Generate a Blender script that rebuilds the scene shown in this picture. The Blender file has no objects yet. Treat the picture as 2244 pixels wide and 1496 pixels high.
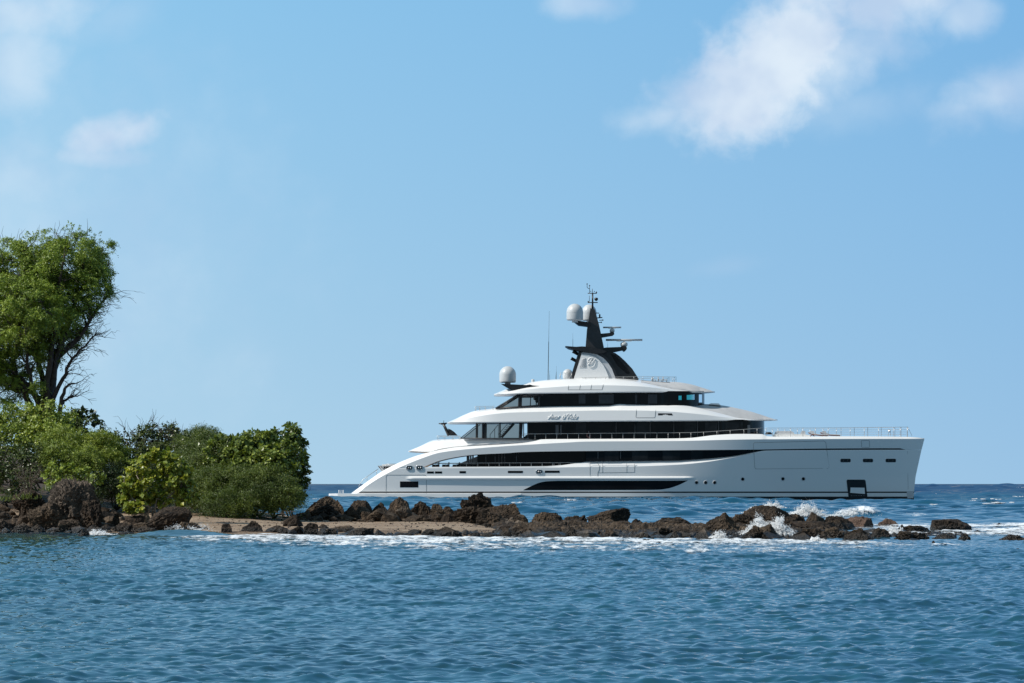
import bpy, bmesh, math, random
import numpy as np
from mathutils import Vector, Matrix

# ------------------------------------------------------------------ camera, sky, sun, exposure
S = bpy.context.scene
COL = S.collection
LENS = 135.0
FPX = LENS / 36.0 * 2244.0            # focal length in photograph pixels
CAMZ = 1.5
HORIZON = 1060.0                      # photograph row of the horizon
TILT = math.atan((HORIZON - 748.0) / FPX)
cam_data = bpy.data.cameras.new('camera')
cam_data.lens = LENS
cam_data.sensor_width = 36.0
cam_data.clip_start = 0.5
cam_data.clip_end = 80000.0
cam = bpy.data.objects.new('camera', cam_data)
cam.location = (0, 0, CAMZ)
cam.rotation_euler = (math.pi / 2 + TILT, 0, 0)
COL.objects.link(cam)
S.camera = cam

SUN_EL = math.radians(43.0)
SUN_SIDE = math.radians(16.0)         # how far the sun stands on the camera's side of due left
sun_dir = Vector((-math.cos(SUN_SIDE) * math.cos(SUN_EL), -math.sin(SUN_SIDE) * math.cos(SUN_EL), math.sin(SUN_EL)))
sl = bpy.data.lights.new('sun', 'SUN')
sl.energy = 5.0
sl.angle = math.radians(0.53)
sl.color = (1.0, 0.95, 0.87)
sun = bpy.data.objects.new('sun', sl)
sun.rotation_euler = (-sun_dir).to_track_quat('-Z', 'Y').to_euler()
sun.location = (-60, -20, 80)
COL.objects.link(sun)

S.view_settings.view_transform = 'Standard'
S.view_settings.look = 'None'
S.view_settings.exposure = 0.0
S.view_settings.gamma = 1.0
S.render.film_transparent = False
S.cycles.max_bounces = 6
S.cycles.transparent_max_bounces = 48
S.cycles.use_denoising = True
try:
    S.cycles.denoiser = 'OPENIMAGEDENOISE'
except Exception:
    pass

SKY_STRENGTH = 0.15
W = bpy.data.worlds.new('World')
S.world = W
W.use_nodes = True


class NT:
    """small helper that wires shader nodes"""
    def __init__(self, tree):
        self.t = tree
        tree.nodes.clear()

    def n(self, kind, **props):
        nd = self.t.nodes.new(kind)
        for k, v in props.items():
            setattr(nd, k, v)
        return nd

    def link(self, a, b):
        self.t.links.new(a, b)

    def put(self, v, sock):
        if isinstance(v, bpy.types.NodeSocket):
            self.t.links.new(v, sock)
        else:
            sock.default_value = v

    def m(self, op, a, b=0.0, c=0.0, clamp=False):
        nd = self.n('ShaderNodeMath', operation=op, use_clamp=clamp)
        self.put(a, nd.inputs[0]); self.put(b, nd.inputs[1]); self.put(c, nd.inputs[2])
        return nd.outputs[0]

    def vm(self, op, a, b=(0, 0, 0), s=None):
        nd = self.n('ShaderNodeVectorMath', operation=op)
        self.put(a, nd.inputs[0])
        if op != 'SCALE':
            self.put(b, nd.inputs[1])
        if s is not None:
            self.put(s, nd.inputs['Scale'])
        return nd.outputs[0]

    def noise(self, vec, scale, detail=4.0, rough=0.55, dist=0.0):
        nd = self.n('ShaderNodeTexNoise')
        self.put(vec, nd.inputs['Vector'])
        nd.inputs['Scale'].default_value = scale
        nd.inputs['Detail'].default_value = detail
        nd.inputs['Roughness'].default_value = rough
        nd.inputs['Distortion'].default_value = dist
        return nd.outputs['Fac']

    def step(self, v, a, b, lo=0.0, hi=1.0, smooth=True):
        nd = self.n('ShaderNodeMapRange', interpolation_type='SMOOTHSTEP' if smooth else 'LINEAR', clamp=True)
        self.put(v, nd.inputs[0])
        for i, x in enumerate((a, b, lo, hi)):
            nd.inputs[1 + i].default_value = x
        return nd.outputs[0]

    def mix(self, f, a, b, blend='MIX'):
        nd = self.n('ShaderNodeMix', data_type='RGBA', blend_type=blend)
        self.put(f, nd.inputs[0])
        self.put(a if isinstance(a, bpy.types.NodeSocket) else (*a, 1.0), nd.inputs[6])
        self.put(b if isinstance(b, bpy.types.NodeSocket) else (*b, 1.0), nd.inputs[7])
        return nd.outputs[2]


def build_world():
    w = NT(W.node_tree)
    out = w.n('ShaderNodeOutputWorld')
    bg = w.n('ShaderNodeBackground')
    bg.inputs['Strength'].default_value = SKY_STRENGTH
    sky = w.n('ShaderNodeTexSky', sky_type='NISHITA')
    sky.sun_disc = False
    sky.sun_elevation = SUN_EL
    sky.sun_rotation = math.atan2(sun_dir.x, sun_dir.y) % (2 * math.pi)
    sky.altitude = 0.0
    sky.air_density = 1.0
    sky.dust_density = 0.0
    sky.ozone_density = 1.0
    # the clear maritime air keeps the sky blue down to the sea: look a little above each direction
    tcs = w.n('ShaderNodeTexCoord')
    lift = w.vm('ADD', w.vm('MULTIPLY', tcs.outputs['Generated'], (1.0, 1.0, SKY_GAIN)), (0.0, 0.0, SKY_LIFT))
    w.link(w.vm('NORMALIZE', lift), sky.inputs['Vector'])
    # clouds: soft bodies of noise placed by direction
    tc = w.n('ShaderNodeTexCoord')
    d = tc.outputs['Generated']
    sep = w.n('ShaderNodeSeparateXYZ')
    w.link(d, sep.inputs[0])
    yy = w.m('MAXIMUM', sep.outputs[1], 0.05)
    u = w.m('DIVIDE', sep.outputs[0], yy)
    v = w.m('DIVIDE', sep.outputs[2], yy)
    comb = w.n('ShaderNodeCombineXYZ')
    w.put(u, comb.inputs[0]); w.put(v, comb.inputs[1])
    uv = comb.outputs[0]
    big = w.noise(uv, 38.0, 5.0, 0.52, 0.3)
    fine = w.noise(uv, 110.0, 5.0, 0.55, 0.2)
    wob = w.m('ADD', w.m('MULTIPLY', w.m('SUBTRACT', big, 0.5), 1.35), w.m('MULTIPLY', w.m('SUBTRACT', fine, 0.5), 0.95))
    def to_dir(px, py):
        dx = (px - 1122.0) / FPX; dy = (748.0 - py) / FPX
        y = math.cos(TILT) - dy * math.sin(TILT); z = math.sin(TILT) + dy * math.cos(TILT)
        return dx / y, z / y
    total = None
    lit = None
    # px, py, rx, ry, rotation (deg), density, edge softness
    for (px, py, rx, ry, rot, dens, soft) in CLOUDS:
        u0, v0 = to_dir(px, py)
        c, s = math.cos(math.radians(rot)), math.sin(math.radians(rot))
        du = w.m('SUBTRACT', u, u0); dv = w.m('SUBTRACT', v, v0)
        a = w.m('DIVIDE', w.m('ADD', w.m('MULTIPLY', du, c), w.m('MULTIPLY', dv, s)), rx / FPX)
        b = w.m('DIVIDE', w.m('SUBTRACT', w.m('MULTIPLY', dv, c), w.m('MULTIPLY', du, s)), ry / FPX)
        r = w.m('SQRT', w.m('ADD', w.m('MULTIPLY', a, a), w.m('MULTIPLY', b, b)))
        r = w.m('ADD', r, wob)
        k = w.m('MULTIPLY', w.step(r, 1.0 + soft * 0.35, 1.0 - soft, 0.0, 1.0), dens)
        total = k if total is None else w.m('MAXIMUM', total, k)
    front = w.step(sep.outputs[1], 0.02, 0.2)
    total = w.m('MULTIPLY', total, front)
    # unseen cloud added overhead and behind the viewer to mute the blue fill light
    high = w.noise(d, 3.2, 5.0, 0.55, 0.3)
    over = w.m('MAXIMUM', w.step(sep.outputs[2], 0.50, 0.68), w.step(sep.outputs[1], -0.05, -0.35))
    field = w.m('MULTIPLY', w.m('MULTIPLY', w.step(high, 0.30, 0.48), over), 0.95)
    # each cloud is white above and bluer grey in its thin and lower parts
    tone = w.noise(w.vm('ADD', uv, (0.31, 0.12, 0.0)), 30.0, 4.0, 0.5)
    ccol = w.mix(w.step(tone, 0.35, 0.65), (3.5, 4.4, 5.7), (5.0, 5.7, 6.4))
    side = w.m('MULTIPLY', u, front)
    glow = w.n('ShaderNodeCombineXYZ')
    for k, (g0, g1) in enumerate(((1.14, -1.45), (1.17, -0.95), (1.09, -0.30))):
        w.put(w.m('ADD', w.m('MULTIPLY', w.m('MAXIMUM', w.m('MINIMUM', side, 0.2), -0.2), g1), g0), glow.inputs[k])
    clear = w.mix(1.0, sky.outputs[0], glow.outputs[0], 'MULTIPLY')
    clear = w.mix(field, clear, w.mix(w.step(high, 0.45, 0.7), (1.5, 1.65, 1.9), (1.0, 1.1, 1.28)))
    col = w.mix(total, w.mix(1.0, clear, w.mix(w.step(v, 0.0, 0.15, smooth=False), SKY_LOW, SKY_HIGH), 'MULTIPLY'), ccol)
    w.link(col, bg.inputs['Color'])
    w.link(bg.outputs[0], out.inputs['Surface'])


SKY_LOW = (1.10, 1.07, 1.0)
SKY_HIGH = (0.84, 1.16, 1.22)
SKY_LIFT = 0.25
SKY_GAIN = 0.7
CLOUDS = [
    (1730, 95, 330, 140, 38, 0.97, 0.62), (1590, 205, 190, 80, 16, 0.9, 0.85), (1930, 5, 290, 100, 20, 0.85, 0.9), (1850, 110, 190, 110, 32, 0.7, 1.0),
    (1460, 250, 120, 40, 14, 0.55, 1.0), (1880, 230, 170, 60, 8, 0.22, 1.2),
    (2110, 30, 80, 55, 10, 0.55, 1.0), (2195, 205, 150, 70, 20, 0.62, 1.0), (2110, 235, 90, 34, 10, 0.4, 1.1),
    (230, 300, 130, 60, 14, 0.8, 0.7), (200, 340, 150, 40, 0, 0.6, 1.0), (30, 140, 120, 150, 0, 0.55, 1.0), (60, 30, 190, 75, 10, 0.62, 1.0), (250, 40, 120, 60, 20, 0.22, 1.2),
    (1270, 8, 100, 36, 0, 0.5, 1.0), (1600, 582, 95, 24, 8, 0.14, 1.1), (60, 380, 240, 120, 0, 0.42, 1.2), (60, 560, 520, 420, 0, 0.34, 1.5),
]
build_world()


# ------------------------------------------------------------------ tracing and mesh helpers
def ray(px, py, depth):
    """the world point that the photograph shows at (px, py), standing at the given distance"""
    dx = (px - 1122.0) / FPX; dy = (748.0 - py) / FPX
    y = math.cos(TILT) - dy * math.sin(TILT)
    z = math.sin(TILT) + dy * math.cos(TILT)
    return np.array((dx / y * depth, depth, CAMZ + z / y * depth))


def link(o, parent=None):
    COL.objects.link(o)
    if parent is not None:
        o.parent = parent
    return o


def tag(o, label=None, cat=None, group=None, kind=None):
    if label: o['label'] = label
    if cat: o['category'] = cat
    if group: o['group'] = group
    if kind: o['kind'] = kind
    return o


def empty(name, loc, label=None, cat=None, group=None):
    o = bpy.data.objects.new(name, None)
    o.empty_display_size = 0.3
    o.location = loc
    link(o)
    return tag(o, label, cat, group)


def mesh_np(name, V, F, mats=(), smooth=True, parent=None, origin=(0, 0, 0), sharp=None, mi=None, attrs=None):
    """one mesh object from arrays; F is an (n,3) or (n,4) array"""
    V = np.asarray(V, dtype=np.float32) - np.asarray(origin, dtype=np.float32)
    F = np.asarray(F, dtype=np.int32)
    me = bpy.data.meshes.new(name)
    n, k = F.shape
    me.vertices.add(len(V)); me.vertices.foreach_set('co', np.ascontiguousarray(V).ravel())
    me.loops.add(n * k); me.loops.foreach_set('vertex_index', np.ascontiguousarray(F).ravel())
    me.polygons.add(n)
    me.polygons.foreach_set('loop_start', np.arange(0, n * k, k, dtype=np.int32))
    me.polygons.foreach_set('loop_total', np.full(n, k, dtype=np.int32))
    me.polygons.foreach_set('use_smooth', np.full(n, bool(smooth)))
    for m_ in (mats if isinstance(mats, (list, tuple)) else [mats]):
        me.materials.append(m_)
    if mi is not None:
        me.polygons.foreach_set('material_index', np.asarray(mi, dtype=np.int32))
    me.update(calc_edges=True)
    if attrs:
        for an, av in attrs.items():
            at = me.attributes.new(an, 'FLOAT', 'POINT')
            at.data.foreach_set('value', np.asarray(av, dtype=np.float32))
    me.validate()
    o = bpy.data.objects.new(name, me)
    return link(o, parent)


class MB:
    """collects shapes, then links them as ONE mesh object"""
    def __init__(self):
        self.v = []; self.f = []; self.mi = []; self.sm = []; self.starts = []

    def add(self, V, F, mi=0, smooth=False):
        b = len(self.v)
        self.starts.append((b, len(self.f)))
        self.v.extend([tuple(float(c) for c in p) for p in V])
        for f in F:
            self.f.append([b + int(i) for i in f]); self.mi.append(mi); self.sm.append(smooth)

    def grid(self, P, mi=0, smooth=True, wrap=False):
        P = np.asarray(P, dtype=float)
        n, m_ = P.shape[:2]
        F = []
        for i in range(n - 1):
            for j in range(m_ if wrap else m_ - 1):
                j2 = (j + 1) % m_
                F.append((i * m_ + j, i * m_ + j2, (i + 1) * m_ + j2, (i + 1) * m_ + j))
        self.add(P.reshape(-1, 3), F, mi, smooth)

    def box(self, c, s, mi=0, rot=None):
        c = np.asarray(c, float); h = np.asarray(s, float) / 2
        V = np.array([(x, y, z) for x in (-1, 1) for y in (-1, 1) for z in (-1, 1)], float) * h
        if rot is not None:
            V = V @ np.array(rot).T
        self.add(V + c, [(0, 1, 3, 2), (4, 6, 7, 5), (0, 4, 5, 1), (2, 3, 7, 6), (0, 2, 6, 4), (1, 5, 7, 3)], mi, False)

    def tube(self, pts, r, sides=6, mi=0, cap=True, smooth=True):
        pts = [np.asarray(p, float) for p in pts]
        n = len(pts)
        rs = list(r) if hasattr(r, '__len__') else [r] * n
        rings = []
        prev = None
        for i in range(n):
            t = pts[min(i + 1, n - 1)] - pts[max(i - 1, 0)]
            t = t / (np.linalg.norm(t) + 1e-9)
            if prev is None:
                a = np.array((0, 0, 1.0)) if abs(t[2]) < 0.9 else np.array((1.0, 0, 0))
            else:
                a = prev
            e1 = a - t * np.dot(a, t); e1 /= (np.linalg.norm(e1) + 1e-9)
            e2 = np.cross(t, e1)
            prev = e1
            rings.append([pts[i] + rs[i] * (math.cos(2 * math.pi * k / sides) * e1 + math.sin(2 * math.pi * k / sides) * e2) for k in range(sides)])
        b = len(self.v)
        self.grid(np.array(rings), mi, smooth, True)
        if cap:
            self.f.append([b + k for k in range(sides)][::-1]); self.mi.append(mi); self.sm.append(False)
            self.f.append([b + (n - 1) * sides + k for k in range(sides)]); self.mi.append(mi); self.sm.append(False)

    def lathe(self, c, prof, sides=28, mi=0, smooth=True):
        """prof: (radius, height) pairs around a vertical axis at c"""
        R = np.array([[(c[0] + r * math.cos(2 * math.pi * k / sides), c[1] + r * math.sin(2 * math.pi * k / sides), c[2] + h) for k in range(sides)] for r, h in prof])
        self.grid(R, mi, smooth, True)

    def poly_prism(self, A, B, mi=0, side_smooth=False):
        """two matching outlines joined by side faces and closed by end faces"""
        n = len(A)
        b = len(self.v)
        self.add(list(A) + list(B), [tuple(range(n))[::-1], tuple(range(n, 2 * n))], mi, False)
        for i in range(n):
            j = (i + 1) % n
            self.f.append([b + i, b + j, b + n + j, b + n + i]); self.mi.append(mi); self.sm.append(side_smooth)

    def each(self, name, mats, parent=None):
        """every shape collected so far becomes an object of its own"""
        out = []
        st = self.starts + [(len(self.v), len(self.f))]
        for (v0, f0), (v1, f1) in zip(st[:-1], st[1:]):
            q = MB()
            q.v = self.v[v0:v1]; q.f = [[i - v0 for i in f] for f in self.f[f0:f1]]; q.mi = self.mi[f0:f1]; q.sm = self.sm[f0:f1]
            out.append(q.build(name, mats, parent))
        return out

    def build(self, name, mats, parent=None, origin=None, sharp=None):
        org = np.array(origin if origin is not None else (world_loc(parent) if parent is not None else (0, 0, 0)), float)
        me = bpy.data.meshes.new(name)
        me.from_pydata([tuple(np.array(p) - org) for p in self.v], [], self.f)
        for m_ in (mats if isinstance(mats, (list, tuple)) else [mats]):
            me.materials.append(m_)
        me.polygons.foreach_set('material_index', self.mi)
        me.polygons.foreach_set('use_smooth', self.sm)
        me.update()
        if sharp is not None:
            me.set_sharp_from_angle(angle=math.radians(sharp))
        o = bpy.data.objects.new(name, me)
        if parent is None:
            o.location = org
        return link(o, parent)


def world_loc(o):
    p = np.zeros(3)
    while o is not None:
        p += np.array(o.location)
        o = o.parent
    return p


def curve(table, x):
    """smooth interpolation (monotone cubic) through traced points"""
    t = np.asarray(table, float)
    X, Y = t[:, 0], t[:, 1]
    x = np.atleast_1d(np.asarray(x, float))
    h = np.diff(X); dl = np.diff(Y) / h
    m_ = np.zeros(len(X))
    m_[0], m_[-1] = dl[0], dl[-1]
    for i in range(1, len(X) - 1):
        if dl[i - 1] * dl[i] <= 0:
            m_[i] = 0
        else:
            w1 = 2 * h[i] + h[i - 1]; w2 = h[i] + 2 * h[i - 1]
            m_[i] = (w1 + w2) / (w1 / dl[i - 1] + w2 / dl[i])
    k = np.clip(np.searchsorted(X, x) - 1, 0, len(h) - 1)
    xc = np.clip(x, X[0], X[-1])
    s = (xc - X[k]) / h[k]
    return ((1 + 2 * s) * (1 - s) ** 2 * Y[k] + s * (1 - s) ** 2 * h[k] * m_[k] + s * s * (3 - 2 * s) * Y[k + 1] + s * s * (s - 1) * h[k] * m_[k + 1])


def sstep(x, a, b):
    t = np.clip((np.asarray(x, float) - a) / (b - a), 0, 1)
    return t * t * (3 - 2 * t)


_rng = np.random.RandomState(7)
_perm = _rng.permutation(256)
_perm = np.concatenate([_perm, _perm, _perm])
_gr = _rng.normal(size=(256, 3)); _gr /= np.linalg.norm(_gr, axis=1)[:, None]


def pnoise(P):
    """gradient noise of an (n,3) array, about -1..1"""
    P = np.asarray(P, float)
    I = np.floor(P).astype(int); f = P - I
    I &= 255
    u = f * f * f * (f * (f * 6 - 15) + 10)
    r = 0.0
    for dx in (0, 1):
        wx = u[:, 0] if dx else 1 - u[:, 0]
        for dy in (0, 1):
            wy = u[:, 1] if dy else 1 - u[:, 1]
            for dz in (0, 1):
                wz = u[:, 2] if dz else 1 - u[:, 2]
                g = _gr[_perm[_perm[_perm[I[:, 0] + dx] + I[:, 1] + dy] + I[:, 2] + dz]]
                r = r + wx * wy * wz * (g[:, 0] * (f[:, 0] - dx) + g[:, 1] * (f[:, 1] - dy) + g[:, 2] * (f[:, 2] - dz))
    return r * 1.6


def fbm(P, octaves=4, gain=0.5, lac=2.1, ridged=False):
    P = np.asarray(P, float)
    a, s, tot = 1.0, 0.0, 0.0
    for o in range(octaves):
        n = pnoise(P + 17.3 * o)
        if ridged:
            n = 1 - 2 * np.abs(n)
        s = s + a * n; tot += a
        a *= gain; P = P * lac
    return s / tot


# ------------------------------------------------------------------ materials
def mat(name):
    m_ = bpy.data.materials.new(name)
    m_.use_nodes = True
    return m_, NT(m_.node_tree)


def simple(name, color, rough=0.5, metal=0.0, spec=0.5, coat=0.0, vary=0.0, vscale=3.0, ior=1.5, bump=0.0, bscale=40.0):
    m_, t = mat(name)
    out = t.n('ShaderNodeOutputMaterial'); p = t.n('ShaderNodeBsdfPrincipled')
    co = t.n('ShaderNodeTexCoord').outputs['Object']
    if vary:
        f = t.noise(co, vscale, 5.0, 0.6)
        c = t.mix(t.step(f, 0.3, 0.7), tuple(max(0, x * (1 - vary)) for x in color), tuple(min(1, x * (1 + vary)) for x in color))
        t.link(c, p.inputs['Base Color'])
        t.link(t.step(f, 0.2, 0.8, rough * 0.85, min(1, rough * 1.2)), p.inputs['Roughness'])
    else:
        p.inputs['Base Color'].default_value = (*color, 1)
        p.inputs['Roughness'].default_value = rough
    p.inputs['Metallic'].default_value = metal
    p.inputs['IOR'].default_value = ior
    p.inputs['Specular IOR Level'].default_value = spec
    p.inputs['Coat Weight'].default_value = coat
    p.inputs['Coat Roughness'].default_value = 0.06
    if bump:
        b = t.n('ShaderNodeBump'); b.inputs['Strength'].default_value = bump; b.inputs['Distance'].default_value = 0.02
        t.link(t.noise(co, bscale, 5.0, 0.6), b.inputs['Height'])
        t.link(b.outputs[0], p.inputs['Normal'])
    t.link(p.outputs[0], out.inputs['Surface'])
    return m_


def tinted_glass(name, tint, gloss=0.04):
    m_, t = mat(name)
    out = t.n('ShaderNodeOutputMaterial')
    tr = t.n('ShaderNodeBsdfTransparent'); tr.inputs[0].default_value = (*tint, 1)
    gl = t.n('ShaderNodeBsdfGlossy'); gl.inputs['Roughness'].default_value = 0.03
    fr = t.n('ShaderNodeFresnel'); fr.inputs['IOR'].default_value = 1.35
    mx = t.n('ShaderNodeMixShader')
    t.link(fr.outputs[0], mx.inputs[0]); t.link(tr.outputs[0], mx.inputs[1]); t.link(gl.outputs[0], mx.inputs[2])
    t.link(mx.outputs[0], out.inputs['Surface'])
    return m_


M = {}
M['paint'] = simple('white_paint', (0.80, 0.80, 0.80), 0.3, coat=0.2)
M['grey_paint'] = simple('grey_paint', (0.52, 0.53, 0.55), 0.35, coat=0.2)
M['black_paint'] = simple('black_paint', (0.012, 0.012, 0.014), 0.35, vary=0.15)
M['mast_paint'] = simple('mast_paint', (0.028, 0.029, 0.033), 0.42, vary=0.15)
M['stripe'] = simple('stripe_paint', (0.006, 0.006, 0.008), 0.5)
M['dark_glass'] = simple('dark_glass', (0.008, 0.008, 0.009), 0.08, ior=1.28, vary=0.35, vscale=0.35)
M['frame'] = simple('frame_metal', (0.09, 0.09, 0.095), 0.4)
M['steel'] = simple('polished_steel', (0.62, 0.62, 0.63), 0.25, metal=1.0, vary=0.08)
M['rail'] = simple('rail_steel', (0.45, 0.44, 0.43), 0.35, metal=0.6)
M['teak'] = simple('teak_deck', (0.32, 0.2, 0.11), 0.6, vary=0.15)
M['dome'] = simple('dome_plastic', (0.50, 0.52, 0.535), 0.4, vary=0.03)
M['cushion'] = simple('cushion_fabric', (0.52, 0.53, 0.55), 0.9, vary=0.06)
M['white_fab'] = simple('white_fabric', (0.75, 0.75, 0.74), 0.9, vary=0.05)
M['red_wood'] = simple('varnished_wood', (0.12, 0.035, 0.02), 0.4, vary=0.2)
M['red'] = simple('red_plastic', (0.35, 0.04, 0.03), 0.5)
M['seam'] = simple('seam_sealant', (0.10, 0.11, 0.12), 0.7)
M['grey_glass'] = tinted_glass('grey_tinted_glass', (0.66, 0.63, 0.60))
M['cyan_glass'] = tinted_glass('cyan_tinted_glass', (0.24, 0.66, 0.66))
M['clear_screen'] = tinted_glass('clear_screen', (0.9, 0.93, 0.95))

# ------------------------------------------------------------------ the sea
def water_waves():
    rs = np.random.RandomState(21)
    chop = []
    for lam in np.geomspace(0.17, 4.2, 74):
        ang = rs.normal(0, 1.0) + math.radians(-68)
        slope = (0.042 if 0.19 < lam < 0.55 else 0.012 if lam < 0.19 else 0.020 if lam < 1.2 else 0.011) * (0.7 + 0.6 * rs.rand())
        chop.append((lam, ang, slope, rs.rand() * 6.283))
    swell = []
    for lam in np.geomspace(1.1, 42, 54):
        ang = rs.normal(0, 0.65) + math.radians(-62)
        slope = (0.082 if lam < 6 else 0.042 if lam < 14 else 0.018) * (0.7 + 0.6 * rs.rand())
        swell.append((lam, ang, slope, rs.rand() * 6.283))
    return chop, swell


CHOP, SWELL = water_waves()
# breaking humps: photograph column, distance, height, half width, half depth
HUMPS = [(395, 110.5, 0.20, 1.3, 0.9), (1885, 166.0, 0.42, 1.7, 1.6), (2000, 172.0, 0.2, 2.2, 1.5), (1930, 372, -0.72, 9.5, 42), (690, 650, 0.5, 3, 9), (722, 690, 0.5, 2.0, 6), (748, 700, 0.7, 1.4, 6), (766, 680, 0.45, 2, 7), (735, 560, 0.4, 1.5, 6), (805, 620, 0.5, 3, 9), (2180, 800, 0.8, 3, 9), (2150, 760, 0.6, 4, 9), (2085, 720, 0.5, 4, 9), (2245, 760, 0.6, 4, 9), (2040, 900, 0.7, 4, 9), (1690, 111, 0.1, 1.0, 0.6)]


def sea_height(x, y, spacing):
    """height of the sea at world (x, y); waves shorter than the local mesh spacing are left out"""
    h = np.zeros_like(x)
    patch = 0.75 + 0.5 * np.sin(x * 0.23 + 0.7 * np.sin(y * 0.11)) * np.sin(y * 0.17 + 1.3) 
    patch = np.clip(patch, 0.35, 1.25)
    near = 1.0 - 0.45 * (sstep(y, 96, 112) - sstep(y, 140, 190))
    for lam, ang, sl_, ph in CHOP:
        k = 2 * math.pi / lam
        fade = np.clip((lam / spacing - 2.0) / 2.0, 0, 1)
        if not fade.any():
            continue
        s = np.sin(k * (x * math.cos(ang) + y * math.sin(ang)) + ph)
        h += fade * (sl_ / k) * (np.exp(s * 1.8) - 1.99) * 0.40 * (patch if lam > 0.5 else 1.0) * near
    big = 0.75 * sstep(y, 122, 200) + 1.15 * sstep(y, 430, 900)
    for lam, ang, sl_, ph in SWELL:
        k = 2 * math.pi / lam
        fade = np.clip((lam / spacing - 2.0) / 2.0, 0, 1)
        s = np.sin(k * (x * math.cos(ang) + y * math.sin(ang)) + ph)
        h += fade * (big if lam < 8 else big * (0.5 + 0.5 * sstep(y, 420, 700))) * (sl_ / k) * (np.exp(s * 0.8) - 1.17) * 0.85
    for px, yy, hh, wx, wy in HUMPS:
        x0 = (px - 1122) / FPX * yy
        h += hh * np.exp(-((x - x0) / wx) ** 2 - ((y - yy) / wy) ** 2)
    return h


def water_material():
    m_, t = mat('sea_water')
    out = t.n('ShaderNodeOutputMaterial')
    pos = t.n('ShaderNodeNewGeometry').outputs['Position']
    sep = t.n('ShaderNodeSeparateXYZ'); t.link(pos, sep.inputs[0])
    y = sep.outputs[1]
    n1 = t.noise(pos, 0.16, 4.0, 0.6, 0.5)
    lagoon = t.mix(t.step(n1, 0.35, 0.65), (0.006, 0.052, 0.088), (0.010, 0.074, 0.120))
    open_ = t.mix(t.step(n1, 0.35, 0.65), (0.002, 0.050, 0.105), (0.004, 0.070, 0.130))
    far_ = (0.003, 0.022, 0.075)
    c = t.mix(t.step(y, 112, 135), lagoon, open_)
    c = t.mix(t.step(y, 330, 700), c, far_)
    shore = t.m('MULTIPLY', t.step(y, 88, 104), t.step(y, 124, 112))
    c = t.mix(t.m('MULTIPLY', shore, 0.3), c, (0.04, 0.065, 0.065))
    b = t.n('ShaderNodeBump'); b.inputs['Strength'].default_value = 0.1; b.inputs['Distance'].default_value = 0.012
    st = t.vm('MULTIPLY', pos, (1.0, 0.8, 1.0))
    hgt = t.m('ADD', t.noise(st, 9.0, 4.0, 0.6, 0.4), t.m('MULTIPLY', t.noise(st, 2.6, 3.0, 0.5, 0.4), 1.2))
    t.link(hgt, b.inputs['Height'])
    df = t.n('ShaderNodeBsdfDiffuse'); gl = t.n('ShaderNodeBsdfGlossy'); fr = t.n('ShaderNodeFresnel'); mx = t.n('ShaderNodeMixShader')
    t.link(c, df.inputs[0]); gl.inputs['Roughness'].default_value = 0.03; fr.inputs['IOR'].default_value = 1.333
    for nd in (df, gl, fr):
        t.link(b.outputs[0], nd.inputs['Normal'])
    # far off, the unresolved ripples turn their steep faces to the viewer and mirror less sky
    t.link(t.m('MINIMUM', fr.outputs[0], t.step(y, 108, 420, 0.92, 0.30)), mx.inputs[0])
    t.link(df.outputs[0], mx.inputs[1]); t.link(gl.outputs[0], mx.inputs[2])
    t.link(mx.outputs[0], out.inputs['Surface'])
    return m_


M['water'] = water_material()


def make_water():
    rows = [4.0]
    while rows[-1] < 45000:
        y = rows[-1]
        if y < 26: dy = 0.35
        elif y < 118: dy = 0.032 + 0.0010 * (y - 26)
        elif y < 460: dy = 0.2 + 0.0016 * (y - 118)
        elif y < 1500: dy = y * 0.0026
        elif y < 4000: dy = y * 0.008
        else: dy = y * 0.12
        rows.append(y + dy)
    Y = np.array(rows)
    dense = np.linspace(-0.225, 0.225, 1480)
    side = 0.225 + np.geomspace(0.0004, 1.6, 60)
    U = np.concatenate([-side[::-1], dense, side])
    n, m_ = len(Y), len(U)
    YY = np.repeat(Y, m_); UU = np.tile(U, n)
    XX = YY * UU
    du = np.gradient(U); dy = np.gradient(Y)
    sp = np.maximum(np.repeat(dy, m_) * 0.75, np.tile(du, n) * YY)
    Z = sea_height(XX, YY, sp)
    # the Earth falls away slowly, so the horizon is a line of wave crests
    Z = Z * (1 - 0.7 * sstep(YY, 1500, 6000))
    idx = np.arange(n * m_).reshape(n, m_)
    F = np.stack([idx[:-1, :-1], idx[:-1, 1:], idx[1:, 1:], idx[1:, :-1]], -1).reshape(-1, 4)
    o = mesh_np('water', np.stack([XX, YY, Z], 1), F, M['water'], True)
    tag(o, 'choppy blue sea around the rocky islet and the yacht', 'sea', kind='structure')


make_water()

# ------------------------------------------------------------------ the yacht (its centre plane stands at distance YD, bow to the right)
YD = 400.0


def yp(px, py, off):
    """point seen at (px, py) lying `off` metres on the camera's side of the yacht's centre plane"""
    px, py, off = np.broadcast_arrays(np.asarray(px, float), np.asarray(py, float), np.asarray(off, float))
    dx = (px - 1122.0) / FPX; dy = (748.0 - py) / FPX
    y = math.cos(TILT) - dy * math.sin(TILT); z = math.sin(TILT) + dy * math.cos(TILT)
    D = YD - off
    return np.stack([dx / y * D, D, CAMZ + z / y * D], -1)


def mir(P):
    P = np.array(P, float)
    P[..., 1] = 2 * YD - P[..., 1]
    return P


yroot = empty('yacht', tuple(yp(1400, 1090, 0)[:2]) + (0.0,), 'large white motor yacht with black window bands anchored beyond the rocky spit', 'yacht')

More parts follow.
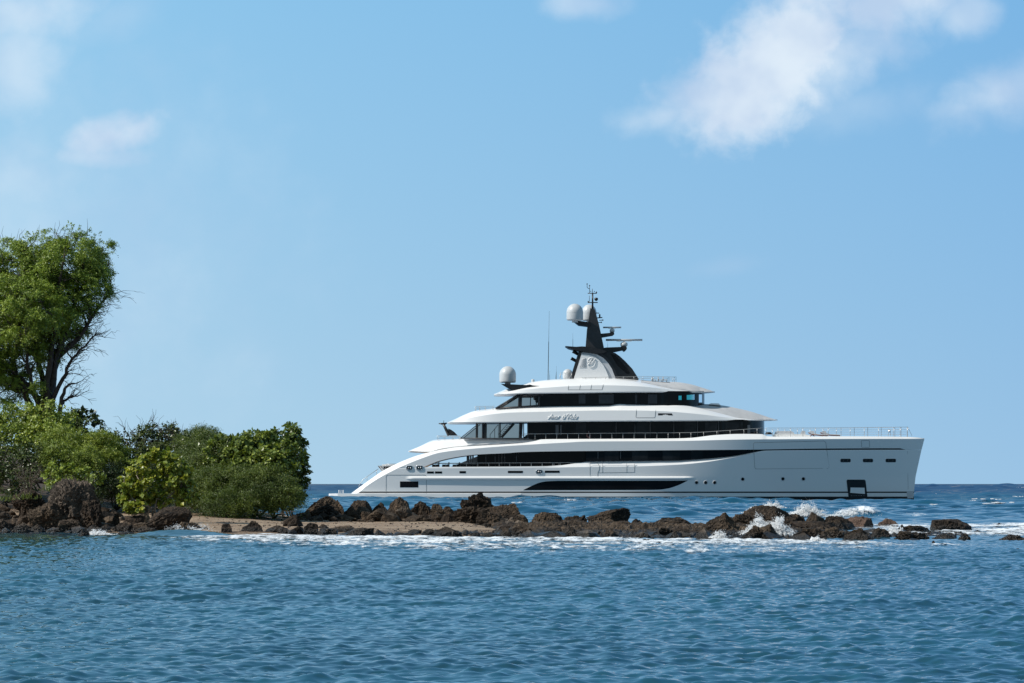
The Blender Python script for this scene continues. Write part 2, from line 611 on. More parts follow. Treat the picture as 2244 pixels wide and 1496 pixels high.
STEM = [(900, 2032), (955, 2026.5), (960.9, 2026), (977.3, 2021.8), (1003.5, 2014.3), (1033.5, 2007.8), (1059.7, 2004.6), (1075.6, 2003), (1099, 2002.7), (1160, 2002)]
TOP = [(769, 1081), (793.6, 1063), (816, 1047), (834.8, 1034), (864.7, 1018), (887, 1008), (915, 997.6), (939.6, 991), (962, 985.8), (1000, 979.5), (1072, 975), (1144, 970.3), (1174, 965.5), (1187, 962.5), (1205, 962), (1284, 961.5), (1480, 960.4), (1515, 959), (1567, 953), (1623, 950.5), (1670, 951), (1681, 955.7), (1700, 956.5), (1846, 955.8), (1977, 956.7), (2005, 957.7), (2030, 960.9)]
BEV = [(769, 1082), (780.5, 1081), (804.8, 1064), (831, 1047), (855, 1034), (887, 1019), (924.6, 1004), (962, 992), (1000, 986.5), (1072, 980), (1144, 975), (1240, 969.5), (1284.6, 967.3), (1480, 966), (1640, 962.6), (1827, 961.6), (2030, 961.3)]
SOFF = [(930, 1022.5), (943, 1016.8), (962, 1009.7), (981, 1005), (1018, 998.5), (1046, 995.7), (1120, 992), (1135, 990.7), (1210, 988.8), (1340, 987.5), (1480, 986.2), (1642, 985), (1812, 982.6), (1970, 982), (1986, 985), (2030, 985)]
SILL = [(930, 1023), (1191, 1021.2), (1228, 1019.3), (1256, 1015.6), (1279, 1012.8), (1288, 1011.3), (1359, 1010), (1480, 1008.7), (1548, 1004.4), (1605, 998.7), (1651, 991.3), (1679, 987), (1812, 985.7), (1986, 985.2), (2030, 985.2)]
LEDGE = [(930, 1026), (1191, 1025), (1247, 1023.5), (1380, 1022), (1492, 1017.5), (1548, 1011.8), (1604, 1002.5), (1651, 994), (1679, 988.7), (1812, 987), (1986, 986.6), (2030, 986.6)]


def hull_half(px, py):
    px = np.asarray(px, float); py = np.asarray(py, float)
    sx = np.interp(py, [a for a, b in STEM], [b for a, b in STEM])
    t = np.clip((px - 769.0) / (sx - 769.0), 0, 1)
    h = np.clip((1100.0 - py) / 140.0, 0, 1)
    aft = 1 - 0.09 * (1 - np.clip(t / 0.25, 0, 1)) ** 2
    t0 = 0.46 + 0.10 * h
    q = np.clip((t - t0) / (1 - t0), 0, 1)
    return np.maximum((5.25 + 0.4 * h) * aft * (1 - q ** (1.75 + 0.75 * h)), 0.02)


def on_hull(px, py, proud=0.0):
    return yp(px, py, hull_half(px, py) + proud)


M['pane_dim'] = simple('curtained_glass', (0.016, 0.017, 0.019), 0.08, ior=1.3, vary=0.4, vscale=0.8)
M['roof_grey'] = simple('roof_grey', (0.50, 0.495, 0.50), 0.6, vary=0.05, vscale=1.5)
SS = np.concatenate([np.linspace(0, 0.12, 90)[:-1], np.linspace(0.12, 0.93, 300)[:-1], np.linspace(0.93, 1, 130)])


def hcurve(fn, end_py):
    ex = float(np.interp(end_py, [a for a, b in STEM], [b for a, b in STEM]))
    px = 769.0 + SS * (ex - 769.0)
    return px, fn(px)


def build_hull():
    bev = lambda x: curve(BEV, x)
    low = lambda x, v: np.maximum(v, bev(x) + 0.05)
    soff = lambda x: np.where(x < 930, low(x, 1022.8), curve(SOFF, x))
    sill = lambda x: np.where(x < 930, low(x, 1022.8), curve(SILL, x))
    ledge = lambda x: low(x, curve(LEDGE, x) + np.clip((930 - x) * 0.02, 0, 2))
    prot = lambda x: sstep(x, 888, 906) * (1 - sstep(x, 1500, 1524))
    const = lambda v: (lambda x: low(x, np.full_like(x, v)))
    defs = {}

    def put(k, fn, end, off):
        px, py = hcurve(fn, end)
        B = hull_half(px, py)
        defs[k] = (px, py, off(px, B))
    tp = lambda x: curve(TOP, x)
    ins = lambda x, B: np.minimum(0.5, B * 0.45)
    put('k0', tp, 960, lambda x, B: np.maximum(B - ins(x, B) - 0.35, B * 0.3))
    put('k1', tp, 960, lambda x, B: B - ins(x, B))
    put('k2', bev, 961.3, lambda x, B: B)
    put('k3', soff, 985, lambda x, B: B)
    put('k3i', soff, 985, lambda x, B: np.maximum(B - 0.75, B * 0.4))
    put('k0i', lambda x: np.maximum(soff(x) - 3.0, tp(x)), 983, lambda x, B: np.maximum(B - 0.85, B * 0.3))
    f4 = lambda x: 0.04 + 0.34 * sstep(x, 1180, 1300) * (1 - sstep(x, 1600, 1682))
    put('k4', sill, 985.2, lambda x, B: B - np.minimum(f4(x), B * .5))
    put('k4i', sill, 985.2, lambda x, B: np.maximum(B - f4(x) - 0.5, B * 0.3))
    put('k5', ledge, 986.6, lambda x, B: B)
    put('k6', const(1043.5), 1043.5, lambda x, B: B)
    put('k7', const(1046.3), 1046.3, lambda x, B: B + 0.17 * prot(x))
    put('k8', const(1049.3), 1049.3, lambda x, B: B + 0.17 * prot(x))
    put('k9', const(1051.6), 1051.6, lambda x, B: B)
    put('k10', const(1076.8), 1076.8, lambda x, B: B)
    put('k11', const(1079.9), 1079.9, lambda x, B: B)
    put('k12', const(1087.8), 1087.8, lambda x, B: B)
    put('k13', const(1104), 1104, lambda x, B: B * 0.98)
    put('k14', const(1150), 1150, lambda x, B: B * 0.75)
    P = {k: yp(*v) for k, v in defs.items()}
    hb = MB()
    for side in (lambda p: p, mir):
        for a, b, mi in (('k0i', 'k0', 0), ('k0', 'k1', 0), ('k1', 'k2', 0), ('k2', 'k3', 0), ('k3', 'k3i', 0), ('k3i', 'k0i', 0), ('k4i', 'k4', 0), ('k4', 'k5', 0)):
            hb.grid(side(np.stack([P[a], P[b]])), mi)
        hb.grid(side(np.stack([P['k5'], 0.5 * (P['k5'] + P['k6']), P['k6']])), 0)
        hb.grid(side(np.stack([P['k6'], P['k7']])), 0)
        hb.grid(side(np.stack([P['k7'], P['k8']])), 0)
        hb.grid(side(np.stack([P['k8'], P['k9']])), 0)
        hb.grid(side(np.stack([P['k9'], 0.5 * (P['k9'] + P['k10']), P['k10']])), 0)
        hb.grid(side(np.stack([P['k10'], P['k11']])), 1)
        hb.grid(side(np.stack([P['k11'], P['k12']])), 0)
        hb.grid(side(np.stack([P['k12'], P['k13'], P['k14']])), 2)
    # decks between the two sides: main deck, upper deck, bottom
    px, py, off = defs['k4i']
    sel = (px > 852) & (px < 1990)
    a = yp(px[sel], py[sel] + 0.6, off[sel]); hb.grid(np.stack([a, mir(a)]), 3)
    px, py, off = defs['k0']
    sel = (px > 1012)
    q = np.where(px[sel] < 1187, 962.3, py[sel] + 1.2)
    a = yp(px[sel], q, off[sel]); hb.grid(np.stack([a, mir(a)]), 0)
    hull = hb.build('hull', [M['paint'], M['stripe'], M['black_paint'], M['teak']], yroot)
    return hull


hull = build_hull()


def hull_patch(name, top, bot, x0, x1, proud, mats, parent=hull, n=60, side=None, thick=0.03):
    x = np.linspace(x0, x1, n)
    t = curve(top, x); b = curve(bot, x)
    mid = 0.5 * (t + b)
    rows = [on_hull(x, t, proud - thick), on_hull(x, t, proud), on_hull(x, mid, proud), on_hull(x, b, proud), on_hull(x, b, proud - thick)]
    mb = MB(); mb.grid(np.stack(rows), 0, False)
    if side == 'both':
        mb.grid(mir(np.stack(rows)), 0, False)
    return mb.build(name, mats, parent)


# the long glazed band of the main deck, and the panes seen in it
hull_patch('window_band', SOFF, SILL, 1284, 1986, -0.16, M['dark_glass'], n=160)

for (x0, x1) in ((1325, 1356), (1385, 1420), (1452, 1490), (1515, 1540)):
    hull_patch('window_pane', SOFF, [(a, b - 1.0) for a, b in SILL], x0, x1, -0.13, M['pane_dim'], n=6)
for x in (1310.5, 1360):
    mb = MB(); a = on_hull(x, 988, -0.12); b = on_hull(x, 1009, -0.2); mb.tube([a, b], 0.035, 5)
    mb.build('mullion', M['frame'], hull)
hull_patch('lower_window', [(1147, 1073.3), (1165, 1064.5), (1182, 1057.5), (1200, 1054.3), (1230, 1053.3), (1480, 1053), (1507, 1052.6)],
           [(1147, 1073.7), (1430, 1073), (1444, 1072.6), (1464, 1069.9), (1485, 1063.3), (1507, 1053.0)], 1147, 1507, 0.012, M['dark_glass'], n=120)
hull_patch('stern_window', [(876, 1054.6), (917, 1054.6)], [(876, 1067.8), (917, 1067.8)], 876.5, 916.7, 0.012, M['dark_glass'], n=6)


def outline_seam(pts, r=0.016, closed=True, proud=0.002, parent=hull, name='shell_door'):
    pts = list(pts)
    if closed: pts.append(pts[0])
    dense = []
    for (a, b) in zip(pts[:-1], pts[1:]):
        for k in range(8):
            dense.append((a[0] + (b[0] - a[0]) * k / 8, a[1] + (b[1] - a[1]) * k / 8))
    dense.append(pts[-1])
    mb = MB(); mb.tube([on_hull(x, y, proud) for x, y in dense], r, 4, cap=False)
    return mb.build(name, M['seam'], parent)


def rrect(x0, y0, x1, y1, r, skew=0.0):
    out = []
    for cx, cy, a0 in ((x1 - r, y0 + r, -90), (x1 - r, y1 - r, 0), (x0 + r, y1 - r, 90), (x0 + r, y0 + r, 180)):
        for k in range(5):
            a = math.radians(a0 + k * 22.5)
            x = cx + r * math.cos(a); y = cy + r * math.sin(a)
            out.append((x + skew * (y - y0) / (y1 - y0), y))
    return out


outline_seam([(846, 1081), (846, 1043), (848.5, 1040.6), (931, 1040.6), (934.3, 1043.5), (934.5, 1081)], closed=False)
outline_seam([(1653, 969.8), (1806, 966), (1809.6, 969), (1817, 1023), (1814.5, 1026), (1656.5, 1027.3), (1654, 1024), (1651, 972.5)])
outline_seam([(1887.4, 965.2), (1905.2, 965.2), (1905.6, 980), (1888.4, 980)], r=0.016)
outline_seam([(1293, 1013.5), (1309, 1013.5), (1313, 1020), (1313.5, 1028), (1310, 1035), (1310, 1045), (1293, 1045)], r=0.018, name='boarding_gate')
outline_seam([(1312, 1014), (1390.5, 1014), (1390.5, 1034.6), (1311, 1035.6)], closed=False, r=0.016, name='balcony_door')
for x in (1320.5, 1373.5):
    outline_seam([(x, 1014), (x, 1035)], closed=False, r=0.014, name='balcony_seam')
outline_seam([(1988.6, 988), (1990, 1072)], closed=False, r=0.012, name='plate_seam')

for (x0, x1, y0, y1) in ((935.8, 950.8, 1032.7, 1037.2), (953.2, 968.6, 1032.7, 1037.2), (1007, 1021, 1032, 1036.8), (1113, 1145.7, 1031.5, 1036.2), (1193.8, 1226.2, 1031, 1035.8)):
    hull_patch('slot_window', [(x0, y0), (x1, y0)], [(x0, y1), (x1, y1)], x0, x1, 0.012, M['dark_glass'], n=4)
for (x0, x1, y0, y1) in ((891, 903.4, 1020.6, 1029.4), (913, 926, 1020.6, 1029.4), (1175, 1188, 1029.6, 1037.5)):
    fr = MB(); o = rrect(x0, y0, x1, y1, 2.4)
    fr.tube([on_hull(x, y, 0.03) for x, y in o + o[:1]], 0.05, 6, cap=False)
    f_ = fr.build('fairlead', M['steel'], hull)
    o = rrect(x0 + .6, y0 + .6, x1 - .6, y1 - .6, 2)
    mb = MB(); mb.poly_prism([on_hull(x, y, 0.015) for x, y in o], [on_hull(x, y, -0.05) for x, y in o]); mb.build('opening', M['black_paint'], f_)
    mb = MB(); cxm = (x0 + x1) / 2
    for dx in (-2, 2.4):
        mb.tube([on_hull(cxm + dx, y0 + 2.4, 0.05), on_hull(cxm + dx, y1 - 1.8, 0.05)], 0.045, 6)
    mb.each('roller', M['steel'], f_)
for (x, y) in ((1526.5, 1057.1), (1546.4, 1057.1), (1566.2, 1057.1), (1627.6, 1049.6), (1715.6, 1049), (1760.5, 1049)):
    o = [(x + 3.9 * math.cos(k * math.pi / 10), y + 3.9 * math.sin(k * math.pi / 10)) for k in range(20)]
    mb = MB(); mb.tube([on_hull(a, b, 0.012) for a, b in o + o[:1]], 0.03, 5, cap=False); p_ = mb.build('porthole', M['grey_paint'], hull)
    mb = MB(); mb.poly_prism([on_hull(a, b, 0.01) for a, b in o], [on_hull(a, b, -0.06) for a, b in o]); mb.build('pane', M['dark_glass'], p_)
for (x0, x1) in ((1841.8, 1864), (1891, 1913), (1940.8, 1963.2)):
    o = rrect(x0, 1005, x1, 1012.5, 2.2)
    mb = MB(); mb.tube([on_hull(a, b, 0.012) for a, b in o + o[:1]], 0.028, 5, cap=False); p_ = mb.build('mooring_port', M['grey_paint'], hull)
    mb = MB(); mb.poly_prism([on_hull(a, b, 0.05) for a, b in o], [on_hull(a, b, -0.06) for a, b in o]); mb.build('opening', M['black_paint'], p_)
    mb = MB()
    for dx in (-4.5, 4.5):
        mb.tube([on_hull((x0 + x1) / 2 + dx, 1006.5, 0.03), on_hull((x0 + x1) / 2 + dx, 1011.5, 0.03)], 0.03, 5)
    mb.each('roller', M['frame'], p_)
# anchor pocket; white paint on its polished plate stands in for the bright reflection
o = [(1857, 1050.7), (1894.5, 1050.7), (1896.8, 1053), (1901, 1089), (1859.5, 1089), (1855.2, 1053)]
mb = MB(); mb.poly_prism([on_hull(a, b, 0.03) for a, b in o], [on_hull(a, b, -0.1) for a, b in o]); pk = mb.build('anchor_pocket', M['black_paint'], hull)
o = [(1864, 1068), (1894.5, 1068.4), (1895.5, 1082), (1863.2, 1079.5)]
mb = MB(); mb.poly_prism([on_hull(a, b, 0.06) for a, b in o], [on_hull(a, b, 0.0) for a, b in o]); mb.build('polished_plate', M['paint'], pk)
mb = MB()
for k in range(6):
    c = on_hull(1866 + 5.4 * k, 1086, 0.05); mb.lathe((c[0], c[1], c[2] - .03), [(0.0, 0), (0.045, 0.02), (0.045, 0.05), (0, 0.07)], 8)
mb.each('bolt', M['steel'], pk)
mb = MB()
o = [(1986.8, 1075.6), (2001.8, 1075.6), (2001.5, 1091.5), (1988.5, 1091.5)]
mb.poly_prism([on_hull(a, b, 0.035) for a, b in o], [on_hull(a, b, -0.02) for a, b in o]); mb.build('bow_plate', M['grey_paint'], hull)

# swim platform: a rounded slab behind the stern, running under the aft hull
mb = MB()
outl = []
xa, xb = 720.5, 1142
prof = [(xb, 5.45), (800, 5.3), (740, 5.0), (724, 4.6), (720.5, 4.0)]
T = [yp(x, 1081.4, o_) for x, o_ in prof]; Bm = [yp(x, 1094, o_) for x, o_ in prof]
T = T + [mir(p) for p in T[::-1]]; Bm = Bm + [mir(p) for p in Bm[::-1]]
mb.poly_prism(T, Bm)
plat = mb.build('swim_platform', M['paint'], yroot)
mb = MB()
for x in (742.5, 745.5, 750, 752.8):
    mb.tube([yp(x, 1081.6, 3.5), yp(x - .4, 1073.5, 3.5)], [0.032, 0.022], 6)
mb.each('boarding_bollard', M['paint'], plat)


# ---------------- superstructure tiers
def half_plan(x, x0, xr, x1, xf, w, wa, pf=2.2):
    """half width of a tier: wa at the aft tip, w amidships, rounding to nothing at the front"""
    x = np.asarray(x, float)
    a = wa + (w - wa) * np.sqrt(np.clip(1 - ((xr - np.minimum(x, xr)) / (xr - x0)) ** 2, 0, 1))
    f = np.clip(1 - np.clip((x - xf) / (x1 - xf), 0, 1) ** pf, 0, 1) ** (1 / 2.0)
    return np.maximum(a * f, 0.02)


def tier(name, bot, crease, shoulder, ridge, plan, x0, x1, ins_c, ins_s, mats, grey_from=9999):
    x = np.concatenate([np.linspace(x0, x0 + 30, 16)[:-1], np.linspace(x0 + 30, x1 - 40, 150)[:-1], x1 - 40 * np.linspace(1, 0, 40) ** 1.6])
    Wd = plan(x)
    b, c, s, r = (curve(t, x) for t in (bot, crease, shoulder, ridge))
    lim = lambda v: np.minimum(v, Wd * 0.6)
    rows = [yp(x, b + 0.3, Wd - lim(0.9)), yp(x, b + 0.6, Wd - lim(0.12)), yp(x, b - 1.6, Wd)]
    mb = MB()
    low = np.stack(rows[:2]); lip = np.stack(rows[1:3])
    side_ = np.stack([rows[2], yp(x, c, Wd - lim(ins_c))])
    sh = np.stack([yp(x, c, Wd - lim(ins_c)), yp(x, 0.5 * (c + s) - 0.15 * np.abs(c - s) * 0.4, Wd - lim(0.45 * ins_s + 0.55 * ins_c)), yp(x, s, Wd - lim(ins_s))])
    for f in (lambda p: p, mir):
        for g in (low, lip, side_, sh):
            mb.grid(f(g), 0)
    ra = yp(x, s, Wd - lim(ins_s)); rc = yp(x, np.minimum(r, s), 0.0)
    h1 = 0.55 * ra + 0.45 * rc; h1[:, 2] += 0.25 * np.abs(rc[:, 2] - ra[:, 2])
    rg = np.stack([ra, h1, rc, mir(h1), mir(ra)])
    cut = int(np.searchsorted(x, grey_from))          # the fore part of the roof takes a greyer material
    mb.grid(rg[:, :cut + 1], 0)
    if cut < len(x) - 1:
        mb.grid(rg[:, cut:], 1)
    un = yp(x, b + 0.3, Wd - lim(0.9)); mb.grid(np.stack([un, mir(un)]), 0)
    # aft end cap
    col = [rows[0][0], rows[1][0], rows[2][0], side_[1][0], sh[1][0], ra[0], h1[0], rc[0]]
    mb.add(col + [mir(p) for p in col[::-1]], [tuple(range(16))])
    return mb.build(name, mats, yroot)


# aft upper deck overhang, tucked inside the arches
OV_B = [(894.7, 989.2), (939, 991), (962, 985), (1000, 979.6), (1072, 974.6), (1150, 970), (1187, 963)]
OV_C = [(894.7, 988.8), (939, 989.2), (962, 982.5), (1000, 976.3), (1072, 971), (1150, 966.5), (1187, 962.6)]
OV_S = [(894.7, 988.2), (915, 980.5), (956, 965.5), (975, 963.5), (1060, 961.6), (1150, 961), (1187, 961.8)]
OV_R = [(894.7, 987.8), (915, 979.8), (956, 963), (975, 962), (1060, 960.4), (1150, 960.4), (1187, 961.3)]
ov = tier('upper_deck_overhang', OV_B, OV_C, OV_S, OV_R, lambda x: half_plan(x, 894.7, 980, 5000, 4000, 4.75, 3.4), 894.7, 1187, 0.08, 0.8, M['paint'])

F_B = [(980.7, 926.4), (1060, 925.7), (1247, 923.3), (1480, 922), (1623, 921), (1703.8, 920.3)]
F_C = [(980.7, 926), (1000, 922), (1040, 913.5), (1078, 907.5), (1116, 904), (1172, 902.3), (1247, 900.5), (1337, 899), (1380, 899), (1434, 900), (1455, 900.9), (1530, 907), (1586, 913.6), (1623, 917.3), (1660, 919.2), (1703.8, 920)]
F_S = [(980.7, 925.6), (1000, 917.5), (1018, 909.2), (1040.6, 901), (1065, 897.6), (1079, 896), (1142, 891), (1210, 887.6), (1335, 886), (1348, 883), (1359.5, 881.6), (1380, 883), (1474, 885), (1500, 888), (1548, 898), (1600, 911), (1623, 916.4), (1660, 918.9), (1703.8, 919.9)]
F_R = [(980.7, 925.4), (999.5, 917), (1018, 908.3), (1040.6, 899.9), (1065, 896.5), (1079, 894.9), (1142, 890.2), (1210, 887), (1335, 885.5), (1348, 882.7), (1359.5, 881.2), (1380, 882.7), (1474, 884.2), (1541, 885), (1578, 887.4), (1614, 894), (1642, 900.5), (1670, 909), (1698, 918.3), (1703.8, 919.6)]
f_plan = lambda x: half_plan(x, 980.7, 1090, 1704, 1390, 5.5, 3.9)
fairing = tier('bridge_deck_fairing', F_B, F_C, F_S, F_R, f_plan, 980.7, 1703.8, 0.16, 1.5, [M['paint'], M['roof_grey']], 1486)
mb = MB()
o = [(1553, 885.6), (1558, 882.6), (1575, 883), (1580, 887.5)]
mb.poly_prism([yp(a, b + .6, 1.4) for a, b in o], [mir(yp(a, b + .6, 1.4)) for a, b in o]); mb.build('roof_hatch', M['paint'], fairing)

R_B = [(1082.5, 864.4), (1120, 863.5), (1150, 862), (1247, 861), (1380, 859.3), (1480, 859.2), (1543, 859.5), (1567, 859)]
R_C = [(1082.5, 864), (1106, 859.5), (1150, 853.5), (1200, 849), (1247, 846), (1322, 843.9), (1397, 846), (1480, 854.5), (1520, 857.3), (1567, 858.6)]
R_S = [(1082.5, 863.6), (1107, 854.5), (1135, 846.5), (1165, 838.5), (1195, 834), (1258, 831), (1341, 830.5), (1380, 834), (1408, 838.5), (1450, 847.5), (1487, 855), (1520, 857), (1567, 858.4)]
R_R = [(1084, 863), (1106.8, 853.6), (1135, 845), (1165, 836.8), (1195, 832.6), (1228.4, 830.2), (1258, 829.3), (1340.7, 828.7), (1399.7, 832), (1427, 834.6), (1481, 836.8), (1511, 841), (1539, 849), (1567, 858.4)]
r_plan = lambda x: half_plan(x, 1082.5, 1160, 1567, 1320, 5.1, 3.2)
roof = tier('bridge_roof', R_B, R_C, R_S, R_R, r_plan, 1082.5, 1567, 0.14, 1.6, [M['paint'], M['roof_grey']], 1404)


def on_tier(px, py, B_, C_, plan, ins, proud):
    b = curve(B_, px)[0]; c = curve(C_, px)[0]
    k = np.clip((b - py) / max(b - c, 0.5), 0, 1)
    return yp(px, py, plan(px) - ins * k + proud)


def tier_pt(px, py, proud=0.004, kind='f'):
    """point on the near face of the fairing or the roof, sides and shoulders alike"""
    Bt, Ct, St, pl, ic, is_ = (F_B, F_C, F_S, f_plan, 0.16, 1.5) if kind == 'f' else (R_B, R_C, R_S, r_plan, 0.14, 1.6)
    b, c, s = (curve(t, px)[0] for t in (Bt, Ct, St))
    if py > c:
        off = -ic * np.clip((b - py) / (b - c), 0, 1)
    else:
        off = -ic - (is_ - ic) * np.clip((c - py) / max(c - s, .5), 0, 1)
    return yp(px, py, pl(px) + off + proud)


def tier_seam(pts, kind, parent, name='hatch_seam', r=0.018):
    dense = []
    for a, b in zip(pts[:-1], pts[1:]):
        for k in range(10):
            dense.append((a[0] + (b[0] - a[0]) * k / 10, a[1] + (b[1] - a[1]) * k / 10))
    dense.append(pts[-1])
    mb = MB(); mb.tube([tier_pt(x, y, 0.012, kind) for x, y in dense], r, 4, cap=False)
    mb.build(name, M['seam'], parent)


tier_seam([(1399.5, 883.5), (1395, 897), (1393.5, 913.5), (1395, 915), (1434, 915), (1435.5, 913), (1437, 898), (1441.5, 885)], 'f', fairing)
tier_seam([(1251, 832.5), (1246.5, 843), (1245, 853.8), (1319.5, 853.8), (1322, 843), (1327.5, 832)], 'r', roof)
for x in (1270, 1294.5):
    tier_seam([(x + 8, 832), (x + 2, 843), (x, 853.8)], 'r', roof)
mb = MB(); o = [(1442, 905.2), (1472, 905.6), (1475, 910), (1442, 910)]
mb.poly_prism([tier_pt(a, b, 0.012) for a, b in o], [tier_pt(a, b, -0.1) for a, b in o]); mb.build('air_intake', M['black_paint'], fairing)

# the name in raised script
LET = [
    [(1200.5, 918), (1203, 916.3), (1206, 912.6), (1210, 907)], [(1210, 907), (1208.9, 912), (1207.6, 917.8)], [(1201.2, 912.4), (1204, 913.8), (1208.6, 913.6)],
    [(1209.0, 917.8), (1211.3, 911.4)], [(1209.6, 915.6), (1211.6, 912.4), (1213.0, 911.4), (1213.2, 912.6), (1211.4, 917.6)], [(1212, 915.6), (1214, 912.2), (1215.3, 911.5), (1215.4, 913), (1214, 917.6)],
    [(1222.4, 917.8), (1224.8, 911.2)], [(1223, 915.2), (1225.4, 912), (1227.6, 911.6)],
    [(1239.2, 911.4), (1237.1, 916.4), (1237.8, 918)], [(1236.2, 907.6), (1238.2, 909.4)],
    [(1241.8, 911.6), (1243, 908.4), (1245.6, 906.6), (1246.9, 908), (1245, 913.2), (1243.8, 917.8)], [(1243.8, 917.8), (1247.6, 912), (1252, 906.6)],
    [(1251.6, 911.6), (1249.5, 916.4), (1250, 917.9)], [(1252.7, 909), (1253.1, 908.6)],
    [(1260.2, 906.6), (1256.6, 916), (1257.2, 917.9)], [(1266, 911.4), (1263.8, 916.4), (1264.6, 918)],
]
for cx in (1218.6, 1234.9, 1254.3, 1261.6):
    LET.append([(cx + 2.3 * math.cos(k * math.pi / 6) + 0.9 * math.sin(k * math.pi / 6), 914.6 - 3.1 * math.sin(k * math.pi / 6)) for k in range(13)])
mb = MB()
for st in LET:
    mb.tube([on_tier(x, y, F_B, F_C, f_plan, 0.16, 0.035) for x, y in st], 0.034, 5)
mb.each('name_letter', M['paint'], fairing)

# ---------------- deck houses
def wall_strip(mb, x0, x1, top, bot, plan, n=24, proud=0.0, both=True, mi=0):
    x = np.linspace(x0, x1, n)
    a = yp(x, top, plan(x) + proud); b = yp(x, bot, plan(x) + proud)
    g = np.stack([a, b]); mb.grid(g, mi, True)
    if both: mb.grid(mir(g), mi, True)


def end_wall(mb, x, top, bot, plan, mi=0):
    w = float(plan(np.array([x]))[0])
    a, b = yp(x, top, w), yp(x, bot, w)
    mb.add([a, b, mir(b), mir(a)], [(0, 1, 2, 3)], mi)


def mullions(parent, xs, top, bot, plan, proud=0.03, r=0.03):
    for x in xs:
        mb = MB(); o = float(plan(np.array([float(x)]))[0]) + proud
        mb.tube([yp(x, top, o), yp(x, bot, o)], r, 5); mb.build('mullion', M['frame'], parent)


m_plan = lambda x: half_plan(x, 1000, 1001, 1900, 1500, 3.9, 3.9)
mb = MB(); wall_strip(mb, 1046, 1300, 984, 1024, m_plan); end_wall(mb, 1046, 984, 1024, m_plan); end_wall(mb, 1300, 984, 1024, m_plan)
mdh = mb.build('main_deck_house', M['dark_glass'], yroot)
mullions(mdh, (1065, 1085, 1093.5, 1100, 1106, 1131.8), 985, 1023, m_plan, 0.02, 0.05)
mb = MB(); o = [(988, 1023), (1046, 999.5), (1046, 1023)]
mb.poly_prism([yp(a, b, 2.2) for a, b in o], [yp(a, b, -2.2) for a, b in o]); mb.build('stair_casing', M['grey_paint'], yroot)
for x, r_ in ((1024.5, 0.1), (1030.5, 0.045), (1035.5, 0.045)):
    mb = MB(); mb.tube([yp(x, 995, 4.3), yp(x, 1023, 4.3)], r_, 8); mb.tube([mir(yp(x, 995, 4.3)), mir(yp(x, 1023, 4.3))], r_, 8); mb.each('deck_pillar', M['frame'], yroot)
mb = MB()
for x in (955, 977, 1000, 1017, 1037):
    c = yp(x, 1020.6, 3.0); q = [(-.38, -.14), (.38, -.14), (.38, .38), (.26, .38), (.26, .14), (-.38, .14)]
    mb.poly_prism([c + np.array((a, -.35, b)) for a, b in q], [c + np.array((a, .35, b)) for a, b in q])
mb.each('aft_deck_seat', M['black_paint'], yroot)

u_plan = lambda x: half_plan(x, 1000, 1001, 1675, 1560, 4.3, 4.3, 2.6)
mb = MB(); wall_strip(mb, 1157, 1560, 919, 961, u_plan, 30); wall_strip(mb, 1560, 1674.9, 919, 961, u_plan, 50); end_wall(mb, 1157, 919, 961, u_plan)
udh = mb.build('upper_deck_house', M['dark_glass'], yroot)
mullions(udh, (1350, 1391.5, 1424.7, 1476.6, 1528.5, 1574.8), 922.5, 958, u_plan)
for (xa_, xb_) in ((1217.5, 1224), (1228, 1230.5), (1638, 1644), (1262, 1284), (1395, 1422), (1500, 1526), (1545, 1572), (1590, 1628)):
    mb = MB(); wall_strip(mb, xa_, xb_, 931 if xb_ - xa_ < 10 else 925, 953, u_plan, 4, 0.012, False); mb.build('window_pane', M['frame'] if xb_ - xa_ < 10 else M['pane_dim'], udh)
# tinted side screens around the aft upper deck, with the stair behind them
s_off = 4.95
def pane(name, pts, off, mt, parent, both=True):
    mb = MB(); P = [yp(a, b, off) for a, b in pts]
    mb.add(P, [tuple(range(len(P)))])
    if both: mb.add([mir(p) for p in P], [tuple(range(len(P)))])
    return mb.each(name, mt, parent)
scr = MB(); scf = MB()
for (a, b) in (((1058.3, 926), (1058, 960.5)), ((1063.5, 926), (1063, 960.5)), ((1140, 926), (1139, 960.5)), ((1144, 926), (1142, 960.5))):
    scr.tube([yp(*a, s_off), yp(*b, s_off)], 0.1, 4); scf.tube([mir(yp(*a, s_off)), mir(yp(*b, s_off))], 0.1, 4)
scr.tube([yp(1009, 960, s_off), yp(1050, 927, s_off)], 0.045, 5); scf.tube([mir(yp(1009, 960, s_off)), mir(yp(1050, 927, s_off))], 0.045, 5); scf.tube([mir(yp(1009, 960, s_off)), mir(yp(1156, 960.5, s_off))], 0.06, 4)
scr.tube([yp(1009, 960, s_off), yp(1156, 960.5, s_off)], 0.06, 4); scr.tube([yp(1050, 926.5, s_off), yp(1156, 925.5, s_off)], 0.04, 4)
sf = scr.build('screen_frame', M['mast_paint'], yroot); scf.build('screen_frame', M['mast_paint'], yroot)
pane('screen_pane', [(1011, 959.5), (1050.5, 927.2), (1058, 926.5), (1058, 960)], s_off, M['grey_glass'], sf)
pane('screen_pane', [(1063, 926.5), (1140, 926.2), (1139, 960), (1063, 960)], s_off, M['grey_glass'], sf)
mb = MB(); mb.tube([yp(1044.5, 926, 4.2), yp(1044, 960, 4.2)], 0.09, 8); mb.tube([mir(yp(1044.5, 926, 4.2)), mir(yp(1044, 960, 4.2))], 0.09, 8); mb.each('deck_pillar', M['frame'], yroot)
mb = MB(); mb.tube([yp(1156.5, 926, 4.4), yp(1156.5, 960, 4.4)], 0.06, 6); mb.tube([yp(1147.5, 926, 4.4), yp(1147.5, 960, 4.4)], 0.05, 6)
mb.each('deck_pillar', M['frame'], yroot)
st = MB()
